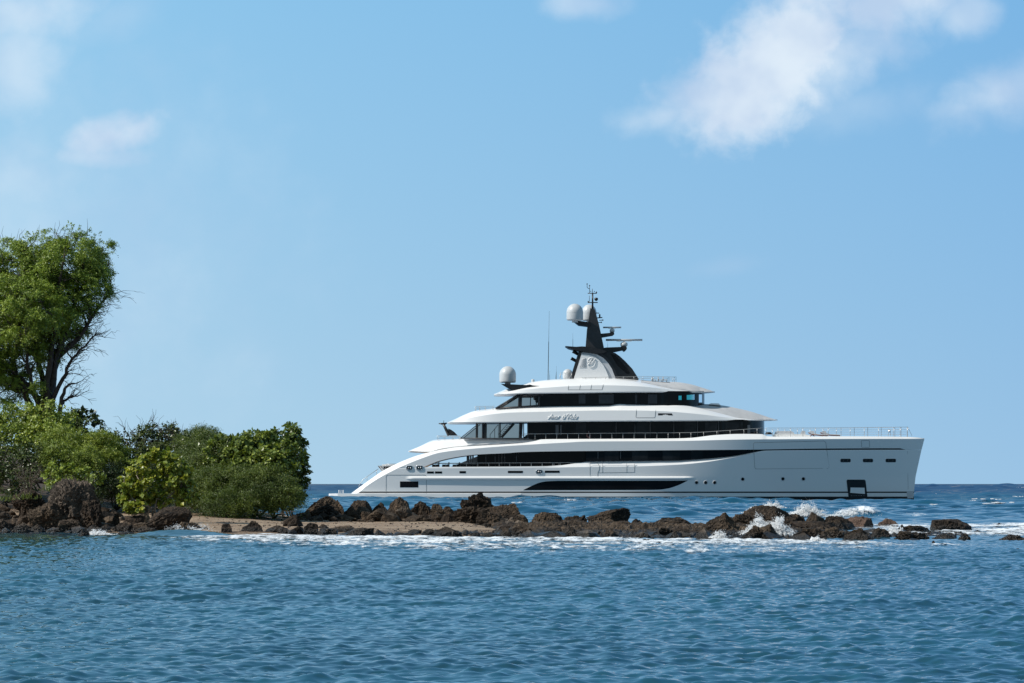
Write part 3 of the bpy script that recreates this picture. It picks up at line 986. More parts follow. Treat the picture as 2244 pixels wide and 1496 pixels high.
for o_ in (2.2, 1.2):
    st.tube([yp(1126, 928, o_), yp(1099, 958, o_)], 0.13, 4)
for k in range(8):
    c = yp(1097.5 + 3.1 * k, 956 - 3.75 * k, 1.7); st.box(c, (0.42, 1.0, 0.05))
st.tube([yp(1074, 952, 2.3), yp(1092, 930, 2.3)], 0.03, 5); st.tube([yp(1092, 952, 2.3), yp(1112, 929, 2.3)], 0.03, 5)
for (x, y0, y1) in ((1074, 952, 959), (1084, 940, 959), (1092, 930, 959), (1095.5, 927, 959)):
    st.tube([yp(x, y0, 2.3), yp(x, y1, 2.3)], 0.03 if x != 1095.5 else 0.09, 5)
st.build('staircase', M['frame'], yroot)
mb = MB(); o = [(1144.5, 960), (1157, 950.5), (1157, 960)]; mb.poly_prism([yp(a, b, 3.9) for a, b in o], [yp(a, b, 3.0) for a, b in o]); mb.build('sideboard', M['black_paint'], yroot)

b_plan = lambda x: half_plan(x, 1000, 1001, 1544, 1430, 4.35, 4.35, 2.6)
bh = MB()
btop, bbot = 856.5, 893
def solid(x0, x1, t=btop, b=bbot, n=14):
    wall_strip(bh, x0, x1, t, b, b_plan, n, both=False)
def far_strip(x0, x1, t, b, n=10):
    x = np.linspace(x0, x1, n); bh.grid(mir(np.stack([yp(x, t, b_plan(x)), yp(x, b, b_plan(x))])), 0, True)
far_strip(1182.6, 1480, btop, bbot); far_strip(1480, 1543.9, btop, 862, 16); far_strip(1480, 1543.9, 884, bbot, 16)
solid(1182.6, 1487)
solid(1487, 1493.6, btop, 866.8, 3); solid(1487, 1493.6, 876, bbot, 3)
solid(1493.6, 1505, n=4)
solid(1505, 1522, btop, 864, 6); solid(1505, 1522, 875.6, bbot, 6)
solid(1522, 1531.6, n=5)
solid(1531.6, 1538.7, btop, 864, 5); solid(1531.6, 1538.7, 881.5, bbot, 5)
solid(1538.7, 1543.9, n=8)
bhouse = bh.build('bridge_house', M['dark_glass'], yroot)
for (x0, x1, t, b) in ((1487, 1493.6, 866.8, 876), (1505, 1522, 864, 875.6), (1531.6, 1538.7, 864, 881.5)):
    mb = MB(); wall_strip(mb, x0, x1, t, b, b_plan, 5, -0.01, False); mb.build('wheelhouse_window', M['cyan_glass'], bhouse)
x = np.linspace(1480, 1543.9, 16); mb = MB(); mb.grid(mir(np.stack([yp(x, 862, b_plan(x) - .01), yp(x, 884, b_plan(x) - .01)])), 0, True); mb.build('wheelhouse_window', M['cyan_glass'], bhouse)
sfb = MB(); sff = MB()
bo = 4.5
for (a, b) in (((1086, 895), (1141, 861.5)), ((1138.5, 861), (1137, 892)), ((1142.5, 861), (1141.5, 892)), ((1182.5, 862), (1181, 888)), ((1086, 895), (1183, 888.5)), ((1163.5, 866), (1162.5, 888))):
    r_ = 0.03 if a[0] == 1163.5 else 0.1
    sfb.tube([yp(*a, bo), yp(*b, bo)], r_, 4); sff.tube([mir(yp(*a, bo)), mir(yp(*b, bo))], r_, 4)
sfb.tube([yp(1141, 863.6, bo), yp(1190, 863.2, bo)], 0.17, 4); sff.tube([mir(yp(1141, 863.6, bo)), mir(yp(1190, 863.2, bo))], 0.17, 4)
sfr = sfb.build('screen_frame', M['mast_paint'], yroot); sff.build('screen_frame', M['mast_paint'], yroot)
pane('screen_pane', [(1088, 894), (1139, 863), (1138, 891)], bo, M['grey_glass'], sfr)
pane('screen_pane', [(1142.5, 862), (1182.5, 862), (1181.5, 889), (1142, 890)], bo, M['grey_glass'], sfr)
mb = MB()
for (x, y, r_) in ((1174, 872, .28), (1177, 878, .22), (1172, 868, .2)):
    c = yp(x, y, 2.0); mb.lathe((c[0], c[1], c[2] - r_), [(0.02, 0), (r_, r_ * .6), (r_ * .8, r_ * 1.5), (0.02, r_ * 2)], 9)
mb.tube([yp(1175, 878, 2.0), yp(1175, 891, 2.0)], 0.06, 5)
mb.build('aft_deck_plant', M['black_paint'], yroot)
for (x0, x1) in ((1268, 1283), (1312, 1345), (1392, 1396), (1420, 1440)):
    mb = MB(); wall_strip(mb, x0, x1, 864, 884, b_plan, 4, 0.012, False); mb.build('window_pane', M['mast_paint'], bhouse)


# ---------------- mast, pylon, domes, radars
def prism(name, pts, off, mt, parent, off_far=None):
    mb = MB()
    A = [yp(a, b, off) for a, b in pts]
    B = [mir(yp(a, b, off)) for a, b in pts] if off_far is None else [yp(a, b, off_far) for a, b in pts]
    mb.poly_prism(A, B)
    return mb.build(name, mt, parent)


arch_in = [(1275.5, 776.5), (1290, 777.5), (1303, 781.5), (1313, 789), (1322, 800), (1328, 811), (1333, 823), (1334.5, 829.5)]
pylon = prism('mast_pylon', [(1257.5, 829.5), (1275.5, 772)] + arch_in, 1.75, M['paint'], yroot)
arch_out = [(1276, 771.5), (1294, 773.5), (1309, 776.5), (1322, 784), (1332, 794), (1341, 808), (1349, 829)]
prism('pylon_edge', arch_out + arch_in[::-1], 1.6, M['grey_paint'], pylon)
blk = [(1270, 766), (1300, 766), (1316, 772), (1330, 783), (1342, 799), (1350, 815), (1356, 830)]
prism('mast_arch', blk + arch_out[::-1], 1.45, M['mast_paint'], yroot)
prism('mast_front', [(1309, 768), (1348, 773), (1358, 780), (1370, 791), (1385.7, 807.8), (1400, 830.5), (1352, 830.5), (1346, 812), (1336, 796), (1322, 780)], 1.2, M['black_paint'], yroot)
prism('front_glazing', [(1338, 775), (1348, 778), (1362, 793), (1378, 812), (1380, 818), (1374, 819), (1352, 800)], 1.23, M['dark_glass'], yroot, 1.15)
prism('exhaust_casing', [(1249.5, 830), (1268, 770), (1277, 771), (1259, 830)], 1.5, M['black_paint'], yroot)
mb = MB()
for (x, y) in ((1259.5, 771.5), (1256, 787)):
    for o_ in (1.0, 0.2, -0.6):
        a, b = yp(x + 8, y + 4.5, o_), yp(x - 4.5, y - 2.2, o_)
        mb.tube([a, a + (b - a) * .92, a + (b - a) * .921, b], [0.17, 0.17, 0.19, 0.19], 10, 0)
mb.each('exhaust_pipe', M['mast_paint'], yroot)
prism('mast_wing', [(1239, 757.8), (1262, 759.5), (1275, 758.6), (1290, 759.5), (1316, 764.8), (1330, 769), (1322, 774), (1303, 774.5), (1285, 771), (1262, 767), (1246, 762.5)], 1.9, M['black_paint'], yroot)
prism('mast_column', [(1283.5, 760), (1286.5, 722), (1294, 674.9), (1303.5, 677.5), (1313, 712), (1324, 764), (1316, 770), (1290, 768)], 0.75, M['mast_paint'], yroot)
mb = MB(); mb.tube([yp(1298.6, 678, 0), yp(1298.6, 642, 0)], [0.1, 0.075], 8)
mb.tube([yp(1288, 642.4, 0), yp(1308, 642.4, 0)], 0.05, 5); mb.tube([yp(1288, 662.7, 0), yp(1310, 662.7, 0)], 0.055, 5)
mb.tube([yp(1298.2, 642, 0), yp(1298, 632.5, 0)], 0.03, 5)
mb.tube([yp(1292, 642, 0), yp(1292, 626, 0)], 0.03, 5); mb.tube([yp(1292, 632.5, 0), yp(1288.5, 631.5, 0), yp(1286.6, 629, 0), yp(1286.5, 621.5, 0)], 0.03, 5)
mb.tube([yp(1291.5, 661, 0), yp(1291.5, 647.5, 0)], 0.025, 5)
for (x, y, r_) in ((1292, 625.5, .07), (1286.5, 622, .07), (1294.5, 638, .05), (1302.5, 638.3, .05), (1307, 640.3, .08), (1289, 660.8, .08)):
    c = yp(x, y, 0); mb.lathe((c[0], c[1], c[2] - r_), [(0.01, 0), (r_, r_ * .7), (r_, r_ * 1.2), (0.01, r_ * 2.2)], 8)
c = yp(1306.5, 656.8, 0); mb.lathe(c, [(0.02, -0.12), (0.08, -.1), (0.19, 0), (0.19, 0.18), (0.12, 0.23), (0.01, 0.24)], 12)
mb.build('mast_pole', M['black_paint'], yroot)
mb = MB()
mb.tube([yp(1306, 685.5, 0), yp(1313, 686, 0)], 0.05, 5); mb.tube([yp(1308, 696.5, 0), yp(1320, 695.5, 0)], 0.06, 5)
c = yp(1314.2, 695.5, 0); mb.lathe(c, [(0.08, 0), (0.08, .2), (0.09, .22), (.05, .36), (0.01, .38)], 10)
mb.build('signal_lamp', M['black_paint'], yroot)
mb = MB()
for (x, y) in ((1322, 701), (1319, 706)):
    a, b = yp(x - 9, y + 0.5, 0.5), yp(x, y, 0.5); mb.tube([a, a + (b - a) * .7, b], [0.03, 0.04, 0.1], 10)
mb.each('signal_horn', M['frame'], yroot)
prism('dome_bracket', [(1257, 703.8), (1268, 702.3), (1293, 706), (1296, 712), (1290, 715.5), (1268, 712.5)], 0.9, M['black_paint'], yroot)


def sat_dome(cx, w, ytop, ybot, off):
    """a satellite dome: straight skirt, round crown, narrow foot"""
    r = w / 2 * (YD - off) / FPX
    h = (ybot - ytop) * (YD - off) / FPX
    c = yp(cx, ybot, off)
    prof = [(r * .35, -0.22), (r * .35, 0.0), (r * 0.86, 0.0), (r * 0.97, 0.06), (r, 0.16), (r * 1.0, h * .45)]
    hs = h - h * .48
    prof += [(r * math.cos(a), h * .48 + hs * math.sin(a)) for a in np.linspace(0.0, math.pi / 2 - 0.02, 14)] + [(0.002, h)]
    mb = MB(); mb.lathe(c, prof, 36)
    rr = [(r * 1.006, h * 0.455), (r * 1.006, h * 0.47)]
    mb.lathe(c, rr, 36)
    d = mb.build('satellite_dome', M['dome'], yroot)
    return d


sat_dome(1259.7, 36.5, 665, 701.8, 1.9)
sat_dome(1291, 32.5, 666.8, 702.5, -1.9)
sat_dome(1112.5, 36.5, 802, 838.2, 2.6)
sat_dome(1244, 22, 808.3, 830, -2.2)
prism('roof_wing', [(1097.4, 840.9), (1110, 841.2), (1153.6, 843.3), (1161, 842.2), (1168, 844.2), (1236.9, 849.9), (1228.4, 854.5), (1121.8, 854.5), (1110, 849)], 4.6, M['black_paint'], yroot, 1.6)
mb = MB(); mb.tube([yp(1147, 854, 4.7), yp(1147, 862, 4.7)], 0.12, 6); mb.lathe(yp(1150, 863, 4.7), [(0.02, -.2), (.2, -.12), (.22, .05), (.1, .2), (.01, .22)], 10); mb.tube([yp(1140, 866, 4.7), yp(1148, 859, 4.7)], .08, 5)
mb.build('deck_light', M['black_paint'], yroot)


def radar(barx0, barx1, bary0, bary1, px0, px1, py0, py1, arm):
    a = prism('radar_platform', arm, 0.55, M['black_paint'], yroot)
    mb = MB(); cx = (px0 + px1) / 2
    c = yp(cx, py1, 0); r = (px1 - px0) / 2 * YD / FPX; h = (py1 - py0) * YD / FPX
    mb.lathe(c, [(r * .6, 0), (r * .95, h * .12), (r, h * .35), (r * .95, h * .75), (r * .5, h * .98), (0.01, h)], 16)
    ped = mb.build('radar_pedestal', M['dome'], a)
    mb = MB(); A = yp((barx0 + barx1) / 2, (bary0 + bary1) / 2, 0); L = (barx1 - barx0) * YD / FPX; hh = (bary1 - bary0) * YD / FPX
    n = 8
    for yy, zz in ((0.16, hh),):
        mb.tube([A - np.array((L / 2, 0, 0)), A + np.array((L / 2, 0, 0))], hh / 2, 8)
    mb.box(A - np.array((0, 0, hh * .55)), (L * .42, .16, hh * .35))
    mb.tube([yp(cx, py0 + 1, 0), A], 0.09, 6)
    mb.build('scanner_bar', M['dome'], a)


radar(1327.6, 1407.7, 742.4, 746.8, 1359.5, 1375.4, 749, 758.5, [(1318, 763), (1328, 761), (1360, 759.8), (1361, 758.4), (1373, 758.6), (1374, 764), (1371, 768), (1367.5, 770.5), (1364, 767.5), (1345, 771.5), (1330, 776), (1318, 774)])
radar(1321.5, 1361.3, 715.4, 718.9, 1336, 1347, 719.8, 727.6, [(1309, 731.5), (1336, 729), (1337, 727.5), (1345.5, 727.3), (1346.3, 732), (1343, 735), (1320, 739), (1311, 741)])

# emblem ring with its script letters, and the vent grille
mb = MB()
ring = [(1296 + 8.6 * math.cos(a) + 0.6 * math.sin(a), 793.8 - 10.6 * math.sin(a)) for a in np.linspace(-2.55, 3.0, 34)]
mb.tube([yp(a, b, 1.785) for a, b in ring], 0.042, 6)
for stk in ([(1287.4, 799.4), (1290.5, 796.6), (1294, 791.4), (1298, 785.6), (1296.6, 792), (1294.9, 798.4)], [(1294.9, 798.4), (1299, 792.4), (1304.6, 785.8)], [(1287, 792.8), (1290.5, 792.2), (1295.6, 793.4)]):
    mb.tube([yp(a, b, 1.80) for a, b in stk], 0.045, 6)
mb.build('emblem', M['paint'], pylon)
mb = MB()
for k in range(9):
    y = 786 + k * 2.3; xl = 1275 - (y - 786) * 0.34
    mb.tube([yp(xl, y, 1.76), yp(1284.5, y, 1.76)], 0.035, 4)
mb.build('vent_grille', M['grey_paint'], pylon)

# antennas
for (x0, y0, x1, y1, r0, off) in ((1201.0, 833, 1203.6, 681.5, 0.036, 2.0), (1255.4, 759, 1255.2, 729.5, 0.02, 1.2), (1219.5, 831, 1219.3, 801, 0.018, -1.5), (1204.5, 832, 1204.2, 812, 0.018, 0.5), (1218, 830, 1218, 818, 0.02, -1), (1331.6, 761, 1331.6, 747, 0.014, 0.4)):
    a, b = yp(x0, y0, off), yp(x1, y1, off)
    mb = MB(); mb.tube([a, a + .55 * (b - a), a + .57 * (b - a), b], [r0, r0 * .85, r0 * .45, r0 * .3], 6); mb.build('whip_antenna', M['black_paint'], yroot)
mb = MB(); mb.lathe(yp(1167.6, 838.5, 1.5), [(0.17, 0), (0.17, .3), (.12, .36), (.01, .38)], 12); mb.build('navigation_light', M['dome'], yroot)

# aft crane mast on the upper deck, with its curved fin
mb = MB(); mb.tube([yp(984.5, 954, 1.6), yp(971.5, 929, 1.6)], [0.2, 0.12], 6); mb.tube([yp(961.5, 928, 1.6), yp(979.5, 927.2, 1.6)], [0.06, 0.07], 6); mb.tube([yp(966, 929.3, 1.6), yp(977, 929.3, 1.6)], 0.05, 6); mb.tube([yp(972.3, 927, 1.6), yp(972.3, 921, 1.6)], 0.03, 5)
o = [(981.5, 938.6), (988, 941), (996, 946.5), (1003, 954), (986, 954)]
mb.poly_prism([yp(a, b, 1.9) for a, b in o], [yp(a, b, 1.3) for a, b in o])
mb.build('stern_davit', M['black_paint'], yroot)


# ---------------- railings
def railing(top, base, off, posts, mids=0, far=True, r=0.026, rp=0.026, parent=yroot, extra=None):
    """a handrail with posts: top and base are traced tables, off a half-width function"""
    x = np.linspace(top[0][0], top[-1][0], max(12, int((top[-1][0] - top[0][0]) / 8)))
    for f in ((lambda p: p), mir) if far else ((lambda p: p),):
        mb = MB()
        for k in range(mids + 1):
            t = k / (mids + 1.0)
            yy = curve(top, x) * (1 - t) + curve(base, x) * t
            mb.tube(f(yp(x, yy, off(x))), r if k == 0 else r * 0.5, 5)
        rl = mb.build('railing', M['rail'], parent)
        for q in posts:
            xa = np.array([float(q)])
            mb = MB(); mb.tube([f(yp(xa, curve(top, xa), off(xa)))[0], f(yp(xa, curve(base, xa) + 0.5, off(xa)))[0]], rp, 5); mb.build('railing_post', M['rail'], rl)


side_off = lambda x: hull_half(x, np.full_like(np.asarray(x, float), 960.0)) - 0.62
UT = [(1145, 950.6), (1300, 949.2), (1400, 948.4), (1510, 947.6), (1600, 942.6), (1672, 937.6)]
UB = [(1145, 962), (1284, 961.3), (1480, 960), (1515, 958.6), (1567, 952.8), (1623, 950.3), (1672, 951)]
railing(UT, UB, side_off, [1172.5, 1196, 1220, 1244, 1268, 1292.5, 1316.5, 1341, 1365, 1389.5, 1414, 1439.5, 1464, 1489.5, 1514, 1542, 1571, 1600, 1630, 1659], far=True)
bow_off = lambda x: np.maximum(hull_half(x, np.full_like(np.asarray(x, float), 960.0)) - 0.75, 0.1)
railing([(1678, 937.4), (1846, 936.6), (1990, 935.4)], [(1678, 956.5), (1846, 955.8), (1990, 957)], bow_off,
        [1678.5, 1705, 1732, 1759.5, 1787, 1815, 1843, 1872, 1901.5, 1931, 1961, 1974.6, 1988.6], mids=3, r=0.016)
mb = MB(); mb.tube([yp(1989, 935.6, 0.1), yp(1999, 955.5, 0.05)], 0.02, 5); mb.build('jackstay', M['rail'], yroot)
mo = lambda x: hull_half(x, np.full_like(np.asarray(x, float), 1022.0)) - 0.35
railing([(948, 1014.6), (1060, 1014.2), (1200, 1013.6), (1272, 1013.3)], [(948, 1023), (1191, 1021.3), (1228, 1019.4), (1256, 1016), (1272, 1013.6)], mo,
        [955, 977, 1000, 1022, 1047, 1071, 1094, 1117, 1141, 1164, 1188, 1211, 1214, 1225, 1228, 1251], far=True)
railing([(1041, 890.2), (1084, 889.6)], [(1041, 900), (1084, 896)], lambda x: 4.2 + 0 * np.asarray(x, float), [1041.4, 1050.5, 1063, 1080], r=0.02, rp=0.022)
pane('glass_screen', [(1042, 891), (1083, 890), (1083, 896), (1042, 899.5)], 4.15, M['clear_screen'], yroot)
railing([(957.8, 954.6), (1008, 955)], [(957.8, 963.5), (1008, 962)], lambda x: 4.0 + 0 * np.asarray(x, float), [958.2, 973, 991, 1006], r=0.02, rp=0.022)
pane('glass_screen', [(959, 955.5), (1006, 956), (1006, 962), (959, 963)], 3.95, M['clear_screen'], yroot)
railing([(1228, 816.8), (1254, 816.8)], [(1228, 830.5), (1254, 830)], lambda x: 2.6 + 0 * np.asarray(x, float), [1228.3, 1238, 1253], r=0.018, rp=0.02)
railing([(1270, 827), (1349, 825.5), (1400, 824.6), (1482, 825.6)], [(1270, 830.6), (1349, 829), (1400, 833), (1482, 837.5)], lambda x: np.minimum(2.9, np.maximum(0.4, r_plan(x) - 1.9)), [1283, 1305, 1327, 1366, 1389, 1409, 1432, 1466, 1478, 1481.5], mids=1, r=0.018, rp=0.022)
# stern stair rails
mb = MB()
mb.tube([yp(785.5, 1066, 4.3), yp(790, 1058, 4.3), yp(797, 1049.5, 4.3), yp(829, 1027, 4.3)], 0.028, 5)
for (x, y0, y1) in ((804.3, 1045, 1054), (825.3, 1030, 1040)):
    mb.tube([yp(x, y0, 4.3), yp(x, y1, 4.3)], 0.022, 5)
mb.tube([yp(845, 1016.5, 4.3), yp(872, 1016.2, 4.3)], 0.024, 5)
for x in (845.3, 864, 867.5):
    mb.tube([yp(x, 1016.5, 4.3), yp(x, 1030, 4.3)], 0.022, 5)
mb.build('stern_railing', M['rail'], yroot)
mb = MB()
o = [(828, 1020.5), (846, 1019), (862, 1017), (866, 1024), (850, 1029), (838, 1034), (833, 1029)]
mb.poly_prism([yp(a, b, 3.4) for a, b in o], [yp(a, b, -3.4) for a, b in o])
ct = mb.build('cockpit_coaming', M['paint'], yroot)
mb = MB()
for (x, y) in ((828, 1020), (833.5, 1020)):
    mb.tube([yp(x + 4, y + 5, 3.45), yp(x, y, 3.45)], 0.035, 5)
mb.each('cleat', M['frame'], ct)
mb = MB(); mb.box(yp(853, 1021, 2.9), (1.5, 0.6, 0.35)); mb.box(yp(850, 1024, 3.45), (.9, .1, .22), 1); mb.build('cockpit_seat', [M['white_fab'], M['black_paint']], ct)


# ---------------- things carried on the yacht's decks
def at_root(name, px, py, off, label, cat, group=None):
    return empty(name, tuple(yp(px, py, off)), label, cat, group)


t = at_root('sofa', 1716, 956.5, 1.5, 'long pale grey curved sofa on the foredeck beside the loungers', 'sofa')
mb = MB(); o = [(1694, 956.5), (1694.5, 952), (1700, 950.6), (1760, 950.8), (1776, 953.5), (1778, 956.5)]
mb.poly_prism([yp(a, b, 2.3) for a, b in o], [yp(a, b, -0.6) for a, b in o]); mb.build('base', M['white_fab'], t)
mb = MB(); o = [(1697, 951), (1699, 945.8), (1704, 944), (1734, 944.2), (1738.5, 946.5), (1741, 951)]
mb.poly_prism([yp(a, b, 2.1) for a, b in o], [yp(a, b, 1.4) for a, b in o]); mb.build('backrest', M['cushion'], t)
t = at_root('armchair', 1759.5, 952, 1.2, 'small grey armchair standing behind the foredeck railing', 'armchair')
mb = MB(); o = rrect(1754.3, 946.6, 1765.2, 952, 1.5); mb.poly_prism([yp(a, b, 1.6) for a, b in o], [yp(a, b, 0.8) for a, b in o]); mb.build('seat', M['cushion'], t)
mb = MB(); o = rrect(1756, 943.6, 1764.6, 947.5, 1.2); mb.poly_prism([yp(a, b, .95) for a, b in o], [yp(a, b, 0.75) for a, b in o]); mb.build('backrest', M['cushion'], t)
def lounger(x0, length, off, label):
    t = at_root('sun_lounger', x0, 955.8, off, label, 'sun lounger', 'loungers on the foredeck')
    mb = MB()
    for o_ in (off - .3, off + .3):
        mb.tube([yp(x0 + 4, 955.8, o_), yp(x0 + 12, 950.6, o_)], 0.045, 4); mb.tube([yp(x0, 947.8, o_), yp(x0 + 8, 951.6, o_), yp(x0 + 14, 955.8, o_)], 0.045, 4)
        mb.tube([yp(x0 + 8, 951.6, o_), yp(x0 + 26, 953.8, o_), yp(x0 + length, 954.2, o_)], 0.06, 4)
    mb.build('frame', M['red_wood'], t)
    mb = MB(); o = [(x0 + 1, 947), (x0 + 6, 944.2), (x0 + 14, 944.8), (x0 + 13, 948), (x0 + 20, 950.5), (x0 + length, 952), (x0 + length, 953.4), (x0 + 14, 952.4)]
    mb.poly_prism([yp(a, b, off + .32) for a, b in o], [yp(a, b, off - .32) for a, b in o]); mb.build('cushion', M['cushion'], t)
lounger(1771, 44, 2.0, 'sun lounger with grey cushion nearer the foredeck sofa, backrest raised')
lounger(1797, 44, 1.0, 'sun lounger with grey cushion farther toward the bow, long flat foot end')
t = at_root('ship_bell', 1949, 955.5, 0.9, 'small steel bell on a stand near the bow railing', 'bell')
mb = MB()
for dx in (-2.4, 2.4):
    mb.tube([yp(1949 + dx, 955.5, .9), yp(1949 + dx * .8, 939.5, .9)], 0.025, 5)
mb.build('stand', M['rail'], t)
mb = MB(); c = yp(1949, 947, .9); mb.lathe(c, [(0.13, -.02), (0.12, .05), (0.08, .16), (.05, .24), (.01, .26)], 12); mb.build('bell', M['steel'], t)
t = at_root('life_ring', 1290, 957, 4.9, 'dull red life ring hanging on the upper deck railing', 'life ring')
mb = MB(); o = [(1290 + 3.8 * math.cos(k * math.pi / 10), 953 + 4.4 * math.sin(k * math.pi / 10)) for k in range(21)]
mb.tube([yp(a, b, 4.9) for a, b in o], 0.06, 6, cap=False); mb.build('ring', simple('faded_red', (0.11, .05, .05), .6), t)
mb = MB(); mb.tube([yp(1290, 948.6, 4.9), yp(1290, 944.5, 4.9)], 0.02, 5); mb.build('strap', M['rail'], t)
t = at_root('coiled_rope', 1684, 952, 3.2, 'dark heap of coiled rope beside the foredeck sofa', 'rope')
mb = MB()
for k in range(4):
    o = [(1684.5 + (7 - k) * math.cos(a), 950.5 - k * 1.0) for a in np.linspace(0, 6.28, 17)]
    mb.tube([yp(x, y, 3.2 + .35 * math.sin(a)) for (x, y), a in zip(o, np.linspace(0, 6.28, 17))], 0.06, 5, cap=False)
mb.build('coil', M['black_paint'], t)
for i, (x, lab) in enumerate(((1433, 'first grey deck chair from the mast on the top deck'), (1446, 'middle grey deck chair of three on the top deck'), (1456.5, 'grey deck chair nearest the front railing on the top deck'))):
    t = at_root('deck_chair', x, 836, 0.6, lab, 'deck chair', 'deck chairs on the top deck')
    mb = MB(); mb.box(yp(x, 832.5, .6), (0.5, .55, .1)); mb.build('seat', M['cushion'], t)
    mb = MB(); mb.box(yp(x - 3.6, 830, .6), (0.1, .55, .42)); mb.build('backrest', M['cushion'], t)
    for (dx, dy) in ((-4, .25), (4, .25), (-4, -.25), (4, -.25)):
        mb = MB(); mb.tube([yp(x + dx, 832, .6 + dy), yp(x + dx, 837.5, .6 + dy)], 0.025, 4); mb.build('leg', M['frame'], t)

# ------------------------------------------------------------------ the islet: ground
def rock_material(name, dark, mid, light, wet=True, scale=1.0):
    m_, t = mat(name)
    out = t.n('ShaderNodeOutputMaterial'); p = t.n('ShaderNodeBsdfPrincipled')
    pos = t.n('ShaderNodeNewGeometry').outputs['Position']
    n1 = t.noise(pos, 1.7 * scale, 6.0, 0.62, 0.4)
    n2 = t.noise(pos, 9.0 * scale, 6.0, 0.68, 0.2)
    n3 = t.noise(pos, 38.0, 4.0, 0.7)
    c = t.mix(t.step(n1, 0.36, 0.66), dark, mid)
    n0 = t.noise(pos, 0.55, 3.0, 0.5)
    c = t.mix(t.step(n0, 0.42, 0.60), t.mix(1.0, c, (0.5, 0.5, 0.52), 'MULTIPLY'), c)
    c = t.mix(t.m('MULTIPLY', t.step(n2, 0.52, 0.72), 0.75), c, light)
    c = t.mix(t.m('MULTIPLY', t.step(n3, 0.5, 0.34), 0.6), c, tuple(x * 0.45 for x in dark))  # darkens the fine pits: crevice shade put into the colour
    if wet:
        sep = t.n('ShaderNodeSeparateXYZ'); t.link(pos, sep.inputs[0])
        wz = t.m('ADD', sep.outputs[2], t.m('MULTIPLY', t.m('SUBTRACT', n1, 0.5), 0.25))
        damp = t.step(wz, 0.26, 0.10)
        c = t.mix(t.m('MULTIPLY', damp, 0.75), c, (0.012, 0.011, 0.010))
        t.link(t.step(damp, 0.0, 1.0, 0.88, 0.32), p.inputs['Roughness'])
    else:
        p.inputs['Roughness'].default_value = 0.9
    t.link(c, p.inputs['Base Color'])
    p.inputs['Specular IOR Level'].default_value = 0.3
    vor = t.n('ShaderNodeTexVoronoi'); t.link(pos, vor.inputs['Vector']); vor.inputs['Scale'].default_value = 16.0
    h = t.m('ADD', t.m('MULTIPLY', n2, 1.0), t.m('ADD', t.m('MULTIPLY', n3, 0.35), t.m('MULTIPLY', vor.outputs['Distance'], 0.35)))
    b = t.n('ShaderNodeBump'); b.inputs['Strength'].default_value = 0.9; b.inputs['Distance'].default_value = 0.07
    t.link(h, b.inputs['Height']); t.link(b.outputs[0], p.inputs['Normal'])
    t.link(p.outputs[0], out.inputs['Surface'])
    return m_


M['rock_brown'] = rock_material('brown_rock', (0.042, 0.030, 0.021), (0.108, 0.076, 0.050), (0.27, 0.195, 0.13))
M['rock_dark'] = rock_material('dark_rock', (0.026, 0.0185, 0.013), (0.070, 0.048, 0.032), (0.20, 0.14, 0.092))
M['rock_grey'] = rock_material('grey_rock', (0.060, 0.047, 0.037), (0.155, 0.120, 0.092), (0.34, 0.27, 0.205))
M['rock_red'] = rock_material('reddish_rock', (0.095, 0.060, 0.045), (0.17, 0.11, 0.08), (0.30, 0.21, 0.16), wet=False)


def ground_material():
    m_, t = mat('beach_ground')
    out = t.n('ShaderNodeOutputMaterial'); p = t.n('ShaderNodeBsdfPrincipled')
    pos = t.n('ShaderNodeNewGeometry').outputs['Position']
    n1 = t.noise(pos, 0.7, 5.0, 0.6); n2 = t.noise(pos, 26.0, 4.0, 0.7); n3 = t.noise(pos, 6.0, 5.0, 0.65)
    c = t.mix(t.step(n1, 0.35, 0.65), (0.22, 0.145, 0.09), (0.34, 0.25, 0.165))
    c = t.mix(t.step(n2, 0.5, 0.7), c, (0.50, 0.41, 0.33))
    c = t.mix(t.m('MULTIPLY', t.step(n3, 0.52, 0.36), 0.55), c, (0.12, 0.085, 0.06))
    sep = t.n('ShaderNodeSeparateXYZ'); t.link(pos, sep.inputs[0])
    wz = t.m('ADD', sep.outputs[2], t.m('MULTIPLY', t.m('SUBTRACT', n1, 0.5), 0.2))
    wet = t.step(wz, 0.12, 0.05)
    c = t.mix(t.m('MULTIPLY', wet, 0.6), c, (0.10, 0.062, 0.036))
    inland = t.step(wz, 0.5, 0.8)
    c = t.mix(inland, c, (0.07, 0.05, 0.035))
    t.link(c, p.inputs['Base Color']); p.inputs['Roughness'].default_value = 0.9
    b = t.n('ShaderNodeBump'); b.inputs['Strength'].default_value = 0.8; b.inputs['Distance'].default_value = 0.05
    t.link(t.m('ADD', n2, n3), b.inputs['Height']); t.link(b.outputs[0], p.inputs['Normal'])
    t.link(p.outputs[0], out.inputs['Surface'])
    return m_


